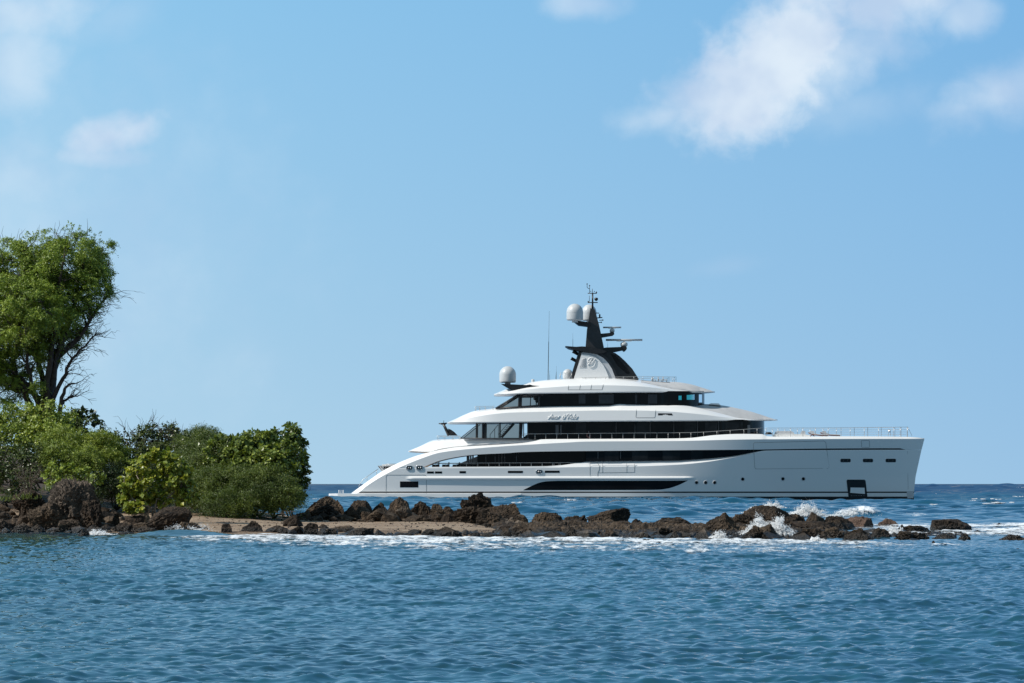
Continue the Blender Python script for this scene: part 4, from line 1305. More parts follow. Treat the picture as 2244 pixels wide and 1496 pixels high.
M['ground'] = ground_material()
G_U = np.array([-2600, -900, 0, 250, 450, 700, 1000, 1120, 1250, 1600, 2300, 3600.0])
G_Y = np.array([88, 100, 106, 110, 113, 116, 120, 124, 128, 132, 136, 142, 150, 165, 180, 205.0])
G_Z = np.array([
    [-1, -.8, -.6, -.5, -.4, -.2, .05, .3, .6, 1.0, 1.7, 2.4, 3.0, 3.2, 1.0, -1],
    [-1, -.8, -.6, -.5, -.4, -.2, .05, .3, .6, 1.0, 1.6, 2.3, 3.0, 3.2, 1.0, -1],
    [-1, -.8, -.6, -.5, -.4, -.15, .03, .25, .5, .9, 1.5, 2.3, 3.0, 3.0, 1.0, -1],
    [-1, -.8, -.6, -.4, -.2, -.02, .08, .22, .42, .65, 0.95, 1.4, 1.5, .5, -1, -1],
    [-1, -.8, -.5, -.15, .0, .08, .18, .32, .46, .6, .74, .7, .3, -1, -1, -1],
    [-1, -.7, -.4, -.08, .0, .06, .12, .18, .24, .3, .28, -.3, -.8, -1, -1, -1],
    [-1, -.6, -.25, .0, .05, .09, .14, .19, .23, .12, -.4, -.8, -1, -1, -1, -1],
    [-1, -.5, -.18, -.02, .05, .09, .1, .06, -.05, -.4, -.7, -1, -1, -1, -1, -1],
    [-1, -.4, -.12, -.06, -.05, -.05, -.08, -.15, -.3, -.6, -.9, -1, -1, -1, -1, -1],
    [-.8, -.25, -.12, -.1, -.08, -.08, -.1, -.15, -.25, -.5, -.8, -1, -1, -1, -1, -1],
    [-.6, -.25, -.2, -.2, -.2, -.2, -.2, -.2, -.3, -.5, -.8, -1, -1, -1, -1, -1],
    [-1, -1, -1, -1, -1, -1, -1, -1, -1, -1, -1, -1, -1, -1, -1, -1]])


def ground_z(x, y):
    x = np.atleast_1d(np.asarray(x, float)); y = np.atleast_1d(np.asarray(y, float))
    u = x / y * FPX + 1122
    iu = np.clip(np.searchsorted(G_U, u) - 1, 0, len(G_U) - 2); iy = np.clip(np.searchsorted(G_Y, y) - 1, 0, len(G_Y) - 2)
    fu = np.clip((u - G_U[iu]) / (G_U[iu + 1] - G_U[iu]), 0, 1); fy = np.clip((y - G_Y[iy]) / (G_Y[iy + 1] - G_Y[iy]), 0, 1)
    fu = fu * fu * (3 - 2 * fu)
    z = (G_Z[iu, iy] * (1 - fu) + G_Z[iu + 1, iy] * fu) * (1 - fy) + (G_Z[iu, iy + 1] * (1 - fu) + G_Z[iu + 1, iy + 1] * fu) * fy
    P = np.stack([x, y, 0 * x], 1)
    return z + 0.05 * fbm(P * 0.5, 3) + 0.025 * fbm(P * 2.3 + 9, 3)


def make_ground():
    nx, ny = 460, 300
    X = np.linspace(-58, 46, nx); Y = np.concatenate([np.linspace(88, 108, 60)[:-1], np.linspace(108, 150, 181)[:-1], np.linspace(150, 205, 61)])
    ny = len(Y)
    XX, YY = np.meshgrid(X, Y)
    Z = ground_z(XX.ravel(), YY.ravel())
    idx = np.arange(nx * ny).reshape(ny, nx)
    F = np.stack([idx[:-1, :-1], idx[:-1, 1:], idx[1:, 1:], idx[1:, :-1]], -1).reshape(-1, 4)
    o = mesh_np('beach_ground', np.stack([XX.ravel(), YY.ravel(), Z], 1), F, M['ground'])
    tag(o, 'low shelly sand beach rising to the overgrown hill of the islet', 'beach', kind='structure')


make_ground()

# ------------------------------------------------------------------ rocks
def icosphere(sub):
    bm = bmesh.new(); bmesh.ops.create_icosphere(bm, subdivisions=sub, radius=1.0)
    bm.verts.index_update()
    V = np.array([v.co[:] for v in bm.verts]); F = np.array([[v.index for v in f.verts] for f in bm.faces], dtype=np.int32)
    bm.free()
    return V, F


ICO = {k: icosphere(k) for k in (1, 2, 5, 6)}


def rock_shape(seed, style, sub, big=False):
    """a broken boulder within a unit box: x, y in -0.5..0.5, z in 0..1"""
    rs = np.random.RandomState(seed)
    V, F = ICO[sub]
    P = V.copy()
    if style == 'k':                       # squared block
        q = np.abs(P); P = P / np.maximum(q.max(1), 1e-6)[:, None]
        P *= 0.8 + 0.2 / np.maximum(np.linalg.norm(P, axis=1), 1e-6)[:, None]
        planes = 4; lo, hi = 0.85, 1.1
    else:
        planes = {'b': 13, 'p': 9, 's': 9, 'c': 16, 'd': 7}[style]; lo, hi = {'b': (.42, .85), 'p': (.4, .8), 's': (.45, .9), 'c': (.45, .95), 'd': (.6, .95)}[style]
    for _ in range(planes):
        n = rs.normal(size=3); n /= np.linalg.norm(n)
        if n[2] < -0.5: n[2] *= -1
        dd = rs.uniform(lo, hi)
        ex = np.maximum(P @ n - dd, 0)
        P = P - ex[:, None] * n * 1.0
    off = rs.uniform(-50, 50, 3)
    amp = {'b': 0.20, 'p': 0.20, 's': 0.15, 'k': 0.09, 'c': 0.40, 'd': 0.17}[style]
    r = P / np.maximum(np.linalg.norm(P, axis=1), 1e-6)[:, None]
    n1 = fbm(P * 1.5 + off, 3, 0.5)
    n2 = fbm(P * 3.6 + off, 4, 0.55, ridged=True)
    n3 = fbm(P * 11 + off, 4, 0.62, ridged=True)
    P = P + r * (amp * n1 + amp * 0.6 * n2 + amp * 0.42 * n3)[:, None]
    z = P[:, 2]
    if style in 'p':
        zz = np.clip((z + 0.6) / 1.6, 0, 1)
        P[:, 0] = P[:, 0] * (1 - 0.6 * zz) + rs.uniform(-.35, .35) * zz
        P[:, 1] *= (1 - 0.5 * zz)
    if style == 'c' and big:               # an outcrop narrows to its top
        zz = np.clip((z + 0.5) / 1.5, 0, 1)
        P[:, 0] = P[:, 0] * (1 - 0.5 * zz) - 0.12 * zz
        P[:, 1] *= (1 - 0.45 * zz)
    if style == 's':
        P[:, 2] += 0.25 * P[:, 0] * rs.choice((-1, 1))
    lo_ = np.quantile(P[:, 2], 0.18)
    P[:, 2] = np.where(P[:, 2] < lo_, lo_ + (P[:, 2] - lo_) * 0.4, P[:, 2])
    mn, mx = P.min(0), P.max(0)
    P = (P - mn) / (mx - mn); P[:, :2] -= 0.5
    return P, F


RM = {'b': 'rock_brown', 'd': 'rock_dark', 'g': 'rock_grey', 'r': 'rock_red'}


def rock(i, x0, x1, yt, yb, d, style, colr, label, tilt=0.0):
    a, b = ray(x0, yb, d), ray(x1, yb, d)
    top = ray((x0 + x1) / 2, yt, d)[2]
    cx = (a[0] + b[0]) / 2; w = b[0] - a[0]
    base = min(a[2], float(ground_z(cx, d)[0]))
    base = min(base, a[2]) - 0.12
    h = top - base
    big = (x1 - x0) > 70
    P, F = rock_shape(100 + i, style, 6 if big else 5, x1 - x0 > 120)
    dep = np.clip(w * 0.85, h * 0.7, max(h * 2.2, 1.0))
    P = P * np.array((w * 1.03, dep, h))
    if tilt:
        P[:, 2] += tilt * P[:, 0] * (P[:, 2] / h)
    # rocks that sit on the waterline get a crust of finer relief
    P = P + 0.035 * np.stack([fbm(P * 7 + i + k, 4, 0.65) for k in (0, 31, 62)], 1)
    o = mesh_np('rock', P, F, M[RM[colr]], False)
    o.location = (cx, d, base)
    tag(o, label, 'rock', 'rocks along the spit')
    return o


ROCKS = [
    # back row behind the sand, from the trees to the great boulder
    (741 - 78, 742, 1086, 1128, 134, 'b', 'b', 'brown boulder at the shrub\'s right foot, behind the long dark slab'),
    (674, 750, 1104, 1138, 131, 'b', 'd', 'long dark boulder on the sand in front of the brown one by the shrubs'),
    (730, 757, 1095, 1116, 134, 'p', 'b', 'small pointed brown rock peeping over the dark angular rock'),
    (745, 791, 1106, 1137, 130.5, 'b', 'd', 'dark angular rock touching the long dark boulder on its right side'),
    (766, 815, 1095, 1121, 134, 'd', 'd', 'dark rounded rock behind, below the yacht\'s swim platform'),
    (778, 815, 1109, 1129, 131.5, 'b', 'g', 'grey rock in front of the dark rounded one below the swim platform'),
    (791, 822, 1120, 1137, 129.5, 's', 'b', 'low brown rock at the left foot of the pyramid shaped brown boulder'),
    (804, 880, 1111, 1139, 129, 'p', 'b', 'pyramid shaped brown boulder standing on the upper sand'),
    (814, 856, 1100, 1124, 132, 'b', 'b', 'brown rock rising behind the top of the pyramid shaped boulder'),
    (850, 902, 1088, 1117, 134.5, 'd', 'd', 'tall dark domed rock, highest between the swim platform and the great boulder'),
    (865, 904, 1106, 1131, 130.5, 'b', 'g', 'pale grey rock in front of the tall dark domed rock'),
    (898, 945, 1097, 1131, 132, 'b', 'd', 'dark rock right of the pale grey one, below the stern window'),
    (876, 950, 1128, 1143, 128, 's', 'b', 'flat brown ledge lying on the sand below the pale grey rock'),
    (917, 943, 1118, 1137, 129.5, 'p', 'd', 'small dark pyramid rock standing at the end of the flat ledge'),
    (940, 978, 1103, 1129, 131.5, 'b', 'b', 'warm brown angular rock left of the great boulder'),
    (966, 998, 1108, 1130, 132, 'b', 'd', 'dark rock wedged between the warm brown rock and the great boulder'),
    (943, 979, 1122, 1143, 129, 'b', 'b', 'brown rock on the sand in front of the warm brown angular one'),
    (965, 996, 1126, 1145, 128.5, 'b', 'd', 'small dark rock on the sand at the left foot of the great boulder'),
    (1008, 1098, 1076, 1125, 131, 'c', 'd', 'great black pitted boulder, tallest rock on the spit'),
    (990, 1075, 1108, 1148, 128, 'c', 'd', 'rugged dark mass forming the base under the great black boulder'),
    (1064, 1154, 1102, 1149, 129.5, 'b', 'd', 'broad dark sloping boulder on the right of the great black boulder'),
    (1040, 1100, 1118, 1149, 127, 'c', 'd', 'craggy dark rock in front, between the great boulder and its sloping neighbour'),
    (1096, 1113, 1135, 1150, 124.5, 'k', 'g', 'small pale squared block at the end of the sand'),
    (1111, 1129, 1132, 1151, 125.5, 'b', 'g', 'small pale lump beside the squared pale block'),
    (1131, 1158, 1127, 1155, 124, 'k', 'b', 'cubic brown block at the right end of the sand'),
    # along the near edge of the sand
    (665, 697, 1145, 1173, 113, 'k', 'd', 'dark upright cubic block on the near edge of the sand'),
    (699, 740, 1157, 1173, 112.8, 'k', 'd', 'low dark slab just right of the dark cubic block'),
    (638, 668, 1153, 1172, 113.5, 'b', 'd', 'dark rock just left of the dark cubic block'),
    (751, 820, 1156, 1175, 112, 's', 'd', 'wide dark rock at the water, right of the low dark slab'),
    (812, 856, 1158, 1181, 109.5, 'p', 'd', 'pointed black fin of rock standing in the foam'),
    (865, 907, 1166, 1180, 109, 's', 'd', 'flat wet rock in the wash right of the pointed black fin'),
    (924, 958, 1159, 1177, 110.5, 'b', 'd', 'small dark rock touching the left of the broad peaked rock in the wash'),
    (946, 1015, 1154, 1178, 110, 'p', 'd', 'broad peaked dark rock at the near edge of the wet sand'),
    (1030, 1046, 1170, 1178, 109, 'b', 'd', 'tiny wet rock midway along the wet sand edge'),
    (1050, 1088, 1165, 1178, 109, 'p', 'd', 'low wet rock near the end of the wet sand'),
    (697, 720, 1147, 1155, 120, 's', 'd', 'thin flat stone lying on the sand above the low dark slab'),
    (723, 784, 1151, 1163, 116, 's', 'b', 'long low brown stone half buried in the sand'),
    # left beach and the outcrop under the shrubs
    (316, 419, 1108, 1153, 118.5, 's', 'd', 'large dark tilted slab beside the yellow green bush'),
    (271, 318, 1128, 1143, 121.5, 's', 'd', 'flat dark rock under the yellow green bush'),
    (250, 288, 1144, 1164, 118, 'b', 'd', 'dark rock left of three below the yellow green bush'),
    (285, 327, 1144, 1166, 117, 'b', 'b', 'rounded brown rock, middle of three below the yellow green bush'),
    (303, 345, 1152, 1170, 116, 'd', 'b', 'brown rock, right of three below the yellow green bush'),
    (256, 301, 1164, 1174, 114.5, 's', 'd', 'low wet ledge at the water below the three rocks'),
    (371, 441, 1143, 1174, 114.5, 'c', 'b', 'rough brown hump at the water where the small wave breaks'),
    (485, 508, 1147, 1168, 115, 'k', 'd', 'small dark upright stone alone on the lower beach'),
    (527, 577, 1141, 1170, 115.5, 'p', 'd', 'dark peaked rock in the middle of the lower beach'),
    (578, 631, 1151, 1169, 115, 's', 'd', 'low dark rock right of the peaked rock on the lower beach'),
    (606, 648, 1154, 1172, 114, 'c', 'b', 'rough low rock in front of the low dark one on the lower beach'),
    (620, 665, 1127, 1149, 122, 'p', 'd', 'dark pointed rock alone on the upper beach above the cubic block'),
    (84, 228, 1046, 1168, 121.5, 'c', 'g', 'large craggy brown grey outcrop under the shrubs'),
    (60, 150, 1098, 1168, 120.5, 'c', 'b', 'rough brown rock on the left shoulder of the large outcrop'),
    (128, 182, 1135, 1170, 118, 'c', 'b', 'brown rock at the foot of the large outcrop'),
    (24, 100, 1072, 1116, 127, 'c', 'd', 'dark jagged rock behind and left of the large outcrop'),
    (170, 226, 1092, 1150, 121, 'c', 'd', 'dark rock on the right flank of the large outcrop'),
    (-40, 22, 1112, 1140, 124, 'b', 'g', 'pale grey rock at the far left under the dark shrub'),
    (28, 70, 1145, 1169, 119.5, 'b', 'g', 'grey brown stone in the rubble left of the large outcrop'),
    (-20, 32, 1142, 1167, 120, 'b', 'd', 'dark stone at the water at the far left edge'),
    (60, 102, 1148, 1170, 118.5, 'b', 'b', 'brown stone at the water just left of the outcrop foot'),
    (38, 84, 1128, 1150, 122, 'b', 'd', 'dark stone in the upper rubble left of the large outcrop'),
    (161, 203, 1158, 1180, 111, 'p', 'd', 'black triangular rock standing in the water below the outcrop'),
    (244, 262, 1124, 1134, 122, 'b', 'd', 'small dark stone alone on the sand right of the outcrop'),
    # middle of the spit
    (1166, 1238, 1121, 1158, 124, 'b', 'b', 'brown blocky boulder just right of the cubic block'),
    (1192, 1248, 1141, 1164, 118, 'c', 'd', 'dark rough rock in front of the brown blocky boulder'),
    (1231, 1268, 1150, 1178, 108, 'p', 'g', 'pale leaning slab with a flat lit face'),
    (1176, 1234, 1155, 1177, 109, 'b', 'd', 'dark rock left of the pale leaning slab'),
    (1119, 1168, 1153, 1179, 108, 'c', 'd', 'rough dark rock at the right corner of the beach'),
    (1092, 1130, 1154, 1178, 108.5, 'b', 'd', 'dark wet rock ending the beach, left of the rough one'),
    (1233, 1288, 1128, 1150, 125, 'c', 'd', 'low ragged dark rock behind, between the blocky and the wedge boulders'),
    (1285, 1382, 1116, 1150, 122, 's', 'd', 'long dark wedge boulder with a slanting top', ),
    (1293, 1320, 1137, 1157, 117, 'p', 'b', 'small brown pillar rock below the wedge boulder'),
    (1305, 1364, 1142, 1167, 114, 'b', 'b', 'brown rock in front of the wedge boulder'),
    (1257, 1296, 1163, 1180, 107, 'c', 'g', 'low grey rock at the water right of the pale leaning slab'),
    (1314, 1364, 1160, 1182, 106.5, 'b', 'd', 'dark rock at the water below the wedge boulder'),
    (1336, 1392, 1142, 1172, 111, 'c', 'd', 'jagged dark rock right of the brown rock under the wedge boulder'),
    (1374, 1420, 1136, 1160, 117, 'b', 'd', 'dark rock filling the gap right of the wedge boulder'),
    (1398, 1538, 1132, 1168, 115, 'd', 'b', 'wide low domed brown rock between the wedge and the peaked boulder'),
    (1383, 1426, 1165, 1182, 106.5, 'b', 'g', 'small grey brown rock at the water below the wide low dome'),
    (1437, 1486, 1154, 1179, 107, 'c', 'b', 'rough brown rock at the water, left of two below the wide dome'),
    (1460, 1534, 1157, 1179, 107.5, 'b', 'd', 'dark rock at the water, right of two below the wide dome'),
    (1529, 1629, 1121, 1181, 109, 'p', 'b', 'big brown peaked boulder left of the splashing ledge'),
    (1311, 1354, 1176, 1188, 100.5, 's', 'd', 'low rock awash in the foam below the wedge boulder'),
    (1385, 1442, 1179, 1190, 99, 's', 'd', 'low rock awash in the foam below the wide dome'),
    (1520, 1563, 1175, 1188, 102, 's', 'd', 'low rock awash in front of the peaked boulder'),
    # right end
    (1626, 1752, 1105, 1138, 123, 's', 'd', 'long black ledge behind the white splash', ),
    (1598, 1690, 1124, 1166, 117, 'c', 'd', 'dark broken rock under the left end of the black ledge'),
    (1690, 1750, 1130, 1152, 121, 'b', 'd', 'dark rock under the right end of the black ledge'),
    (1614, 1692, 1150, 1187, 104.5, 'c', 'd', 'rough dark rock in front of the splash at the water'),
    (1648, 1708, 1148, 1180, 106.5, 'b', 'b', 'brown rock standing in the white splash'),
    (1722, 1768, 1125, 1147, 124, 'b', 'd', 'small dark rock at the right end of the black ledge'),
    (1763, 1812, 1121, 1152, 121, 'd', 'd', 'dark dome with a knob just right of the black ledge'),
    (1800, 1876, 1129, 1143, 129, 's', 'd', 'long thin dark ledge behind the dark dome'),
    (1736, 1856, 1141, 1170, 114, 'b', 'd', 'wide dark wet boulder right of the splash'),
    (1736, 1812, 1157, 1191, 103, 'c', 'd', 'dark rough rock at the water in front of the wide wet boulder'),
    (1799, 1861, 1154, 1184, 106, 'c', 'b', 'brown crusted rock right of the dark rough rock at the water'),
    (1845, 1921, 1157, 1190, 103, 'p', 'd', 'dark peaked rock in the wash below the anchor pocket'),
    (1908, 1959, 1156, 1184, 106, 'b', 'b', 'brown rounded rock right of the dark peaked one'),
    (1833, 1916, 1131, 1153, 134, 's', 'r', 'reddish low rock behind, below the anchor pocket'),
    (1913, 1988, 1135, 1154, 136, 's', 'r', 'reddish flat shelf right of the reddish low rock'),
    (2040, 2128, 1137, 1167, 122, 'k', 'd', 'dark square edged rock standing apart near the bow'),
    (1974, 2046, 1150, 1170, 119, 'b', 'd', 'low dark rock on the left of the square edged one'),
    (1962, 2042, 1162, 1186, 104.5, 'c', 'b', 'crusted brown rock in front of the low dark rock'),
    (2036, 2104, 1167, 1184, 105, 's', 'd', 'low dark rock joining the crusted brown rock on its right'),
    (2097, 2133, 1168, 1187, 103, 'c', 'b', 'small rounded rock below the square edged rock'),
    (2020, 2061, 1184, 1200, 97, 'p', 'd', 'small dark rock alone in the near foam'),
    (2163, 2252, 1170, 1186, 103, 's', 'b', 'long flat brown rock at the far right edge'),
    (2200, 2262, 1201, 1216, 88, 's', 'd', 'low dark rock nearest the camera at the far right'),
    (1833, 1884, 1181, 1191, 99, 's', 'd', 'rock awash below the dark peaked rock'),
    (2175, 2194, 1145, 1154, 138, 's', 'd', 'tiny far rock showing in the foam at the right'),
    (2226, 2262, 1158, 1168, 128, 's', 'b', 'small brown rock at the right edge behind the foam'),
    (2228, 2268, 1179, 1195, 98, 'b', 'd', 'dark rock at the right edge below the long flat one'),
]
for i, rr in enumerate(ROCKS):
    rock(i, *rr[:8], tilt=(0.12 if 'slanting' in rr[7] else 0.08 if 'black ledge behind' in rr[7] else 0.45 if 'tilted slab' in rr[7] else 0.0))


def scatter_stones():
    """gravel, shells and small stones: nobody could count them"""
    rs = np.random.RandomState(5)
    V0, F0 = ICO[1]
    pts, sz = [], []
    def zone(n, u0, u1, y0, y1, s0, s1):
        for _ in range(n):
            y = rs.uniform(y0, y1); u = rs.uniform(u0, u1)
            pts.append(((u - 1122) / FPX * y, y)); sz.append(s0 * (s1 / s0) ** (rs.rand() ** 2.2))
    zone(900, -150, 330, 117, 130, 0.04, 0.32)
    zone(1300, 330, 1110, 112, 132, 0.010, 0.05)
    zone(160, 640, 1110, 109, 113, 0.04, 0.2)
    zone(1300, 1090, 1640, 105, 124, 0.06, 0.42)
    zone(600, 1600, 2244, 100, 126, 0.06, 0.36)
    zone(380, 660, 1110, 128.5, 133, 0.07, 0.32)
    pts = np.array(pts); sz = np.array(sz)
    z = ground_z(pts[:, 0], pts[:, 1])
    keep = z > -0.25
    pts, sz, z = pts[keep], sz[keep], z[keep]
    n = len(pts)
    k = len(V0)
    R = rs.normal(size=(n, k, 3)) * 0.16
    sc = rs.uniform(0.55, 1.3, (n, 1, 3)) * np.array((1, 1, 0.7))
    ang = rs.uniform(0, 6.28, n)
    P = (V0[None] + R) * sc * sz[:, None, None]
    c, s = np.cos(ang)[:, None], np.sin(ang)[:, None]
    P = np.stack([P[..., 0] * c - P[..., 1] * s, P[..., 0] * s + P[..., 1] * c, P[..., 2]], -1)
    P += np.stack([pts[:, 0], pts[:, 1], z + sz * 0.15], 1)[:, None]
    F = (F0[None] + (np.arange(n) * k)[:, None, None]).reshape(-1, 3)
    mi = np.repeat(rs.choice(3, n, p=(.45, .35, .2)), len(F0))
    o = mesh_np('shore_gravel', P.reshape(-1, 3), F, [M['rock_brown'], M['rock_dark'], M['rock_grey']], False, mi=mi)
    tag(o, 'loose gravel and small stones between the rocks', 'gravel', kind='stuff')


scatter_stones()


def make_reef():
    """the solid rock shelf from which the boulders of the spit stand up"""
    X = np.arange(-1.2, 17.5, 0.05); Y = np.arange(98, 130, 0.08)
    XX, YY = np.meshgrid(X, Y); x, y = XX.ravel(), YY.ravel()
    u = x / y * FPX + 1122
    k = [1085, 1128, 1250, 1500, 1650, 1850, 1950, 2050, 2130, 2200]
    yc = np.interp(u, k, [112, 113, 114, 111.5, 112, 110, 107, 112, 110, 108])
    hw = np.interp(u, k, [2, 5, 8, 7, 9, 8, 5, 6, 4, 3])
    hm = np.interp(u, k, [-.3, .20, .26, .20, .16, .02, -.12, -.05, -.1, -.4])
    P = np.stack([x, y, 0 * x], 1)
    z = hm + .3 - .55 * np.clip(np.abs(y - yc) / hw, 0, 2) ** 2 - .28
    z = z - .09 + 0.16 * fbm(P * 0.7, 4, .55) + 0.26 * fbm(P * 1.5 + 3, 5, 0.62, ridged=True) + .03 * fbm(P * 9, 3, .6, ridged=True)
    idx = np.arange(len(x)).reshape(len(Y), len(X))
    F = np.stack([idx[:-1, :-1], idx[:-1, 1:], idx[1:, 1:], idx[1:, :-1]], -1).reshape(-1, 4)
    F = F[z[F].max(1) > -0.25]
    o = mesh_np('reef_ground', np.stack([x, y, z], 1), F, M['rock_brown'], False)
    tag(o, 'dark wet rock shelf running out under the boulders', 'reef', kind='structure')


make_reef()

# ------------------------------------------------------------------ plants
def leaf_material(name, c0, c1, c2, gloss=0.45, trans=0.18):
    m_, t = mat(name)
    out = t.n('ShaderNodeOutputMaterial'); p = t.n('ShaderNodeBsdfPrincipled')
    at = t.n('ShaderNodeAttribute'); at.attribute_name = 'tint'
    f = at.outputs['Fac']
    c = t.mix(t.step(f, 0.0, 0.55, smooth=False), c0, c1)
    c = t.mix(t.step(f, 0.6, 1.0, smooth=False), c, c2)
    t.link(c, p.inputs['Base Color'])
    p.inputs['Roughness'].default_value = gloss
    p.inputs['Specular IOR Level'].default_value = 0.4
    tl = t.n('ShaderNodeBsdfTranslucent')
    t.link(t.mix(1.0, c, (1.5, 1.5, 0.7), 'MULTIPLY'), tl.inputs[0])
    mx = t.n('ShaderNodeMixShader'); mx.inputs[0].default_value = trans
    t.link(p.outputs[0], mx.inputs[1]); t.link(tl.outputs[0], mx.inputs[2])
    t.link(mx.outputs[0], out.inputs['Surface'])
    return m_


M['bark'] = simple('bark', (0.062, 0.050, 0.042), 0.9, vary=0.45, vscale=6.0, bump=0.8, bscale=25)
M['bark_dry'] = simple('dry_twig_bark', (0.12, 0.09, 0.068), 0.9, vary=0.35, vscale=6.0)
M['bark_pale'] = simple('pale_bark', (0.24, 0.20, 0.155), 0.85, vary=0.3, vscale=5.0)
M['leaf_tree'] = leaf_material('tree_leaves', (0.062, 0.105, 0.018), (0.190, 0.270, 0.034), (0.40, 0.46, 0.06))
M['leaf_vine'] = leaf_material('vine_leaves', (0.055, 0.092, 0.016), (0.180, 0.240, 0.034), (0.36, 0.41, 0.06))
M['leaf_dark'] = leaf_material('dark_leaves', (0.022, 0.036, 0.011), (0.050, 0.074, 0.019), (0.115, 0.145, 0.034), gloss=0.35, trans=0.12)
M['leaf_olive'] = leaf_material('olive_leaves', (0.034, 0.060, 0.014), (0.090, 0.130, 0.024), (0.20, 0.245, 0.042))
M['leaf_yellow'] = leaf_material('yellow_green_leaves', (0.065, 0.100, 0.016), (0.165, 0.215, 0.030), (0.38, 0.38, 0.055), gloss=0.38, trans=0.3)
M['leaf_broad'] = leaf_material('broad_leaves', (0.042, 0.068, 0.016), (0.110, 0.155, 0.032), (0.30, 0.35, 0.075), gloss=0.32, trans=0.25)


def unit(v):
    return v / np.maximum(np.linalg.norm(v, axis=-1, keepdims=True), 1e-9)


def leaf_quads(C, A, N, L, Wd, fold=0.25):
    """pointed leaves: base C, axis A, normal N, length L, width Wd -> two folded triangles pairs"""
    S_ = unit(np.cross(A, N))
    tip = C + A * L[:, None]
    mid = C + A * (L * 0.45)[:, None]
    l = mid + S_ * (Wd * 0.5)[:, None] + N * (Wd * fold * 0.5)[:, None]
    r = mid - S_ * (Wd * 0.5)[:, None] + N * (Wd * fold * 0.5)[:, None]
    n = len(C)
    V = np.stack([C, l, tip, r], 1).reshape(-1, 3)
    b = np.arange(n) * 4
    F = np.concatenate([np.stack([b, b + 1, b + 2], 1), np.stack([b, b + 2, b + 3], 1)])
    return V, F


def lobe_points(rs, lobes, dens, shell=0.45, gap=0.25, gscale=1.1):
    """points through a crown made of soft lobes (centre, radii), thinned by noise so that gaps show"""
    pts, nor = [], []
    for (c, r) in lobes:
        n = max(4, int(1.45 * dens * (r[0] * r[1] * r[2]) ** (2 / 3.0) * 12))
        # tufts: the leaves gather on the ends of boughs, with dark hollows between them
        m_ = max(8, int(n / 38))
        td = unit(rs.normal(size=(m_, 3))); tr = rs.uniform(0.45, 1.08, m_)
        tr *= 1 + 0.22 * pnoise(td * 2.3 + np.array(c))
        k = rs.randint(m_, size=n)
        e = unit(rs.normal(size=(n, 3))) * (rs.rand(n) ** 0.45)[:, None]
        d = td[k] * tr[k][:, None] + e * np.array((0.27, 0.27, 0.19)) * rs.uniform(.45, 1.5, m_)[k][:, None]
        q = np.array(c) + d * np.array(r)
        pts.append(q); nor.append(unit(0.5 * unit(td[k] / np.array(r)) + 0.6 * e + np.array((0, 0, .15))))
    P = np.concatenate(pts); Nn = np.concatenate(nor)
    keep = fbm(P * gscale, 3) > (gap - 0.5)
    return P[keep], Nn[keep]


def broad_leaves(rs, P, Nn, size, var=0.35, droop=0.35, aspect=0.7, per=1, spread=0.0):
    """a leaf (or a little rosette of them) at each point"""
    P = np.repeat(P, per, 0); Nn = np.repeat(Nn, per, 0)
    n = len(P)
    if spread:
        P = P + rs.normal(size=(n, 3)) * spread
    A = unit(Nn * 0.6 + rs.normal(size=(n, 3)) * 0.7 + np.array((0, 0, -droop)))
    up = unit(Nn * 0.95 + np.array((-0.05, -0.1, 0.4)) + rs.normal(size=(n, 3)) * 0.38)
    N_ = unit(up - A * np.sum(up * A, 1)[:, None])
    L = size * (1 + var * rs.normal(size=n)).clip(0.45, 1.8)
    V, F = leaf_quads(P, A, N_, L, L * aspect)
    return V, F


def sprays(rs, P, Nn, length, leaflets, ls, lw, droop=0.5, lift=0.35):
    """feathery sprays: a curved twig with leaflets along both sides"""
    n = len(P)
    D = unit(Nn * 0.9 + rs.normal(size=(n, 3)) * 0.55 + np.array((0, 0, lift)))
    L = length * rs.uniform(0.6, 1.35, n)
    side = unit(np.cross(D, rs.normal(size=(n, 3))))
    Cs, As, Ns = [], [], []
    for k in range(leaflets):
        t = (k + 0.6) / leaflets
        c = P + D * (L * t)[:, None] + np.array((0, 0, -1.0)) * (droop * L * t * t)[:, None]
        s = side * (1 if k % 2 else -1)
        a = unit(s * 0.85 + D * 0.5 + rs.normal(size=(n, 3)) * 0.22)
        nn = unit(np.cross(D, s) * 0.6 + Nn * 0.9 + np.array((0, 0, 0.45)) + rs.normal(size=(n, 3)) * 0.3)
        nn = unit(nn - a * np.sum(nn * a, 1)[:, None])
        Cs.append(c); As.append(a); Ns.append(nn)
    C = np.concatenate(Cs); A = np.concatenate(As); N_ = np.concatenate(Ns)
    m_ = len(C)
    V, F = leaf_quads(C, A, N_, ls * rs.uniform(0.7, 1.3, m_), lw * rs.uniform(0.7, 1.3, m_))
    return V, F, np.tile(np.arange(n), leaflets)


def tints(rs, n, V, per_vert=4, bias=0.0, scale=0.9, amount=0.55):
    """one value per leaf: clumps of lighter, younger leaves plus leaf-to-leaf change"""
    base = V[::per_vert]
    cl = fbm(base * scale + 5.0, 3)
    v = np.clip(0.5 + bias + amount * cl + 0.22 * rs.normal(size=n), 0, 1)
    return np.repeat(v, per_vert)


def branch_path(rs, a, b, n=6, wob=0.06, sag=0.0):
    a, b = np.asarray(a, float), np.asarray(b, float)
    L = np.linalg.norm(b - a)
    t = np.linspace(0, 1, n)
    P = a + (b - a) * t[:, None]
    P[1:-1] += rs.normal(size=(n - 2, 3)) * wob * L
    P[:, 2] += sag * L * np.sin(t * math.pi)
    return P


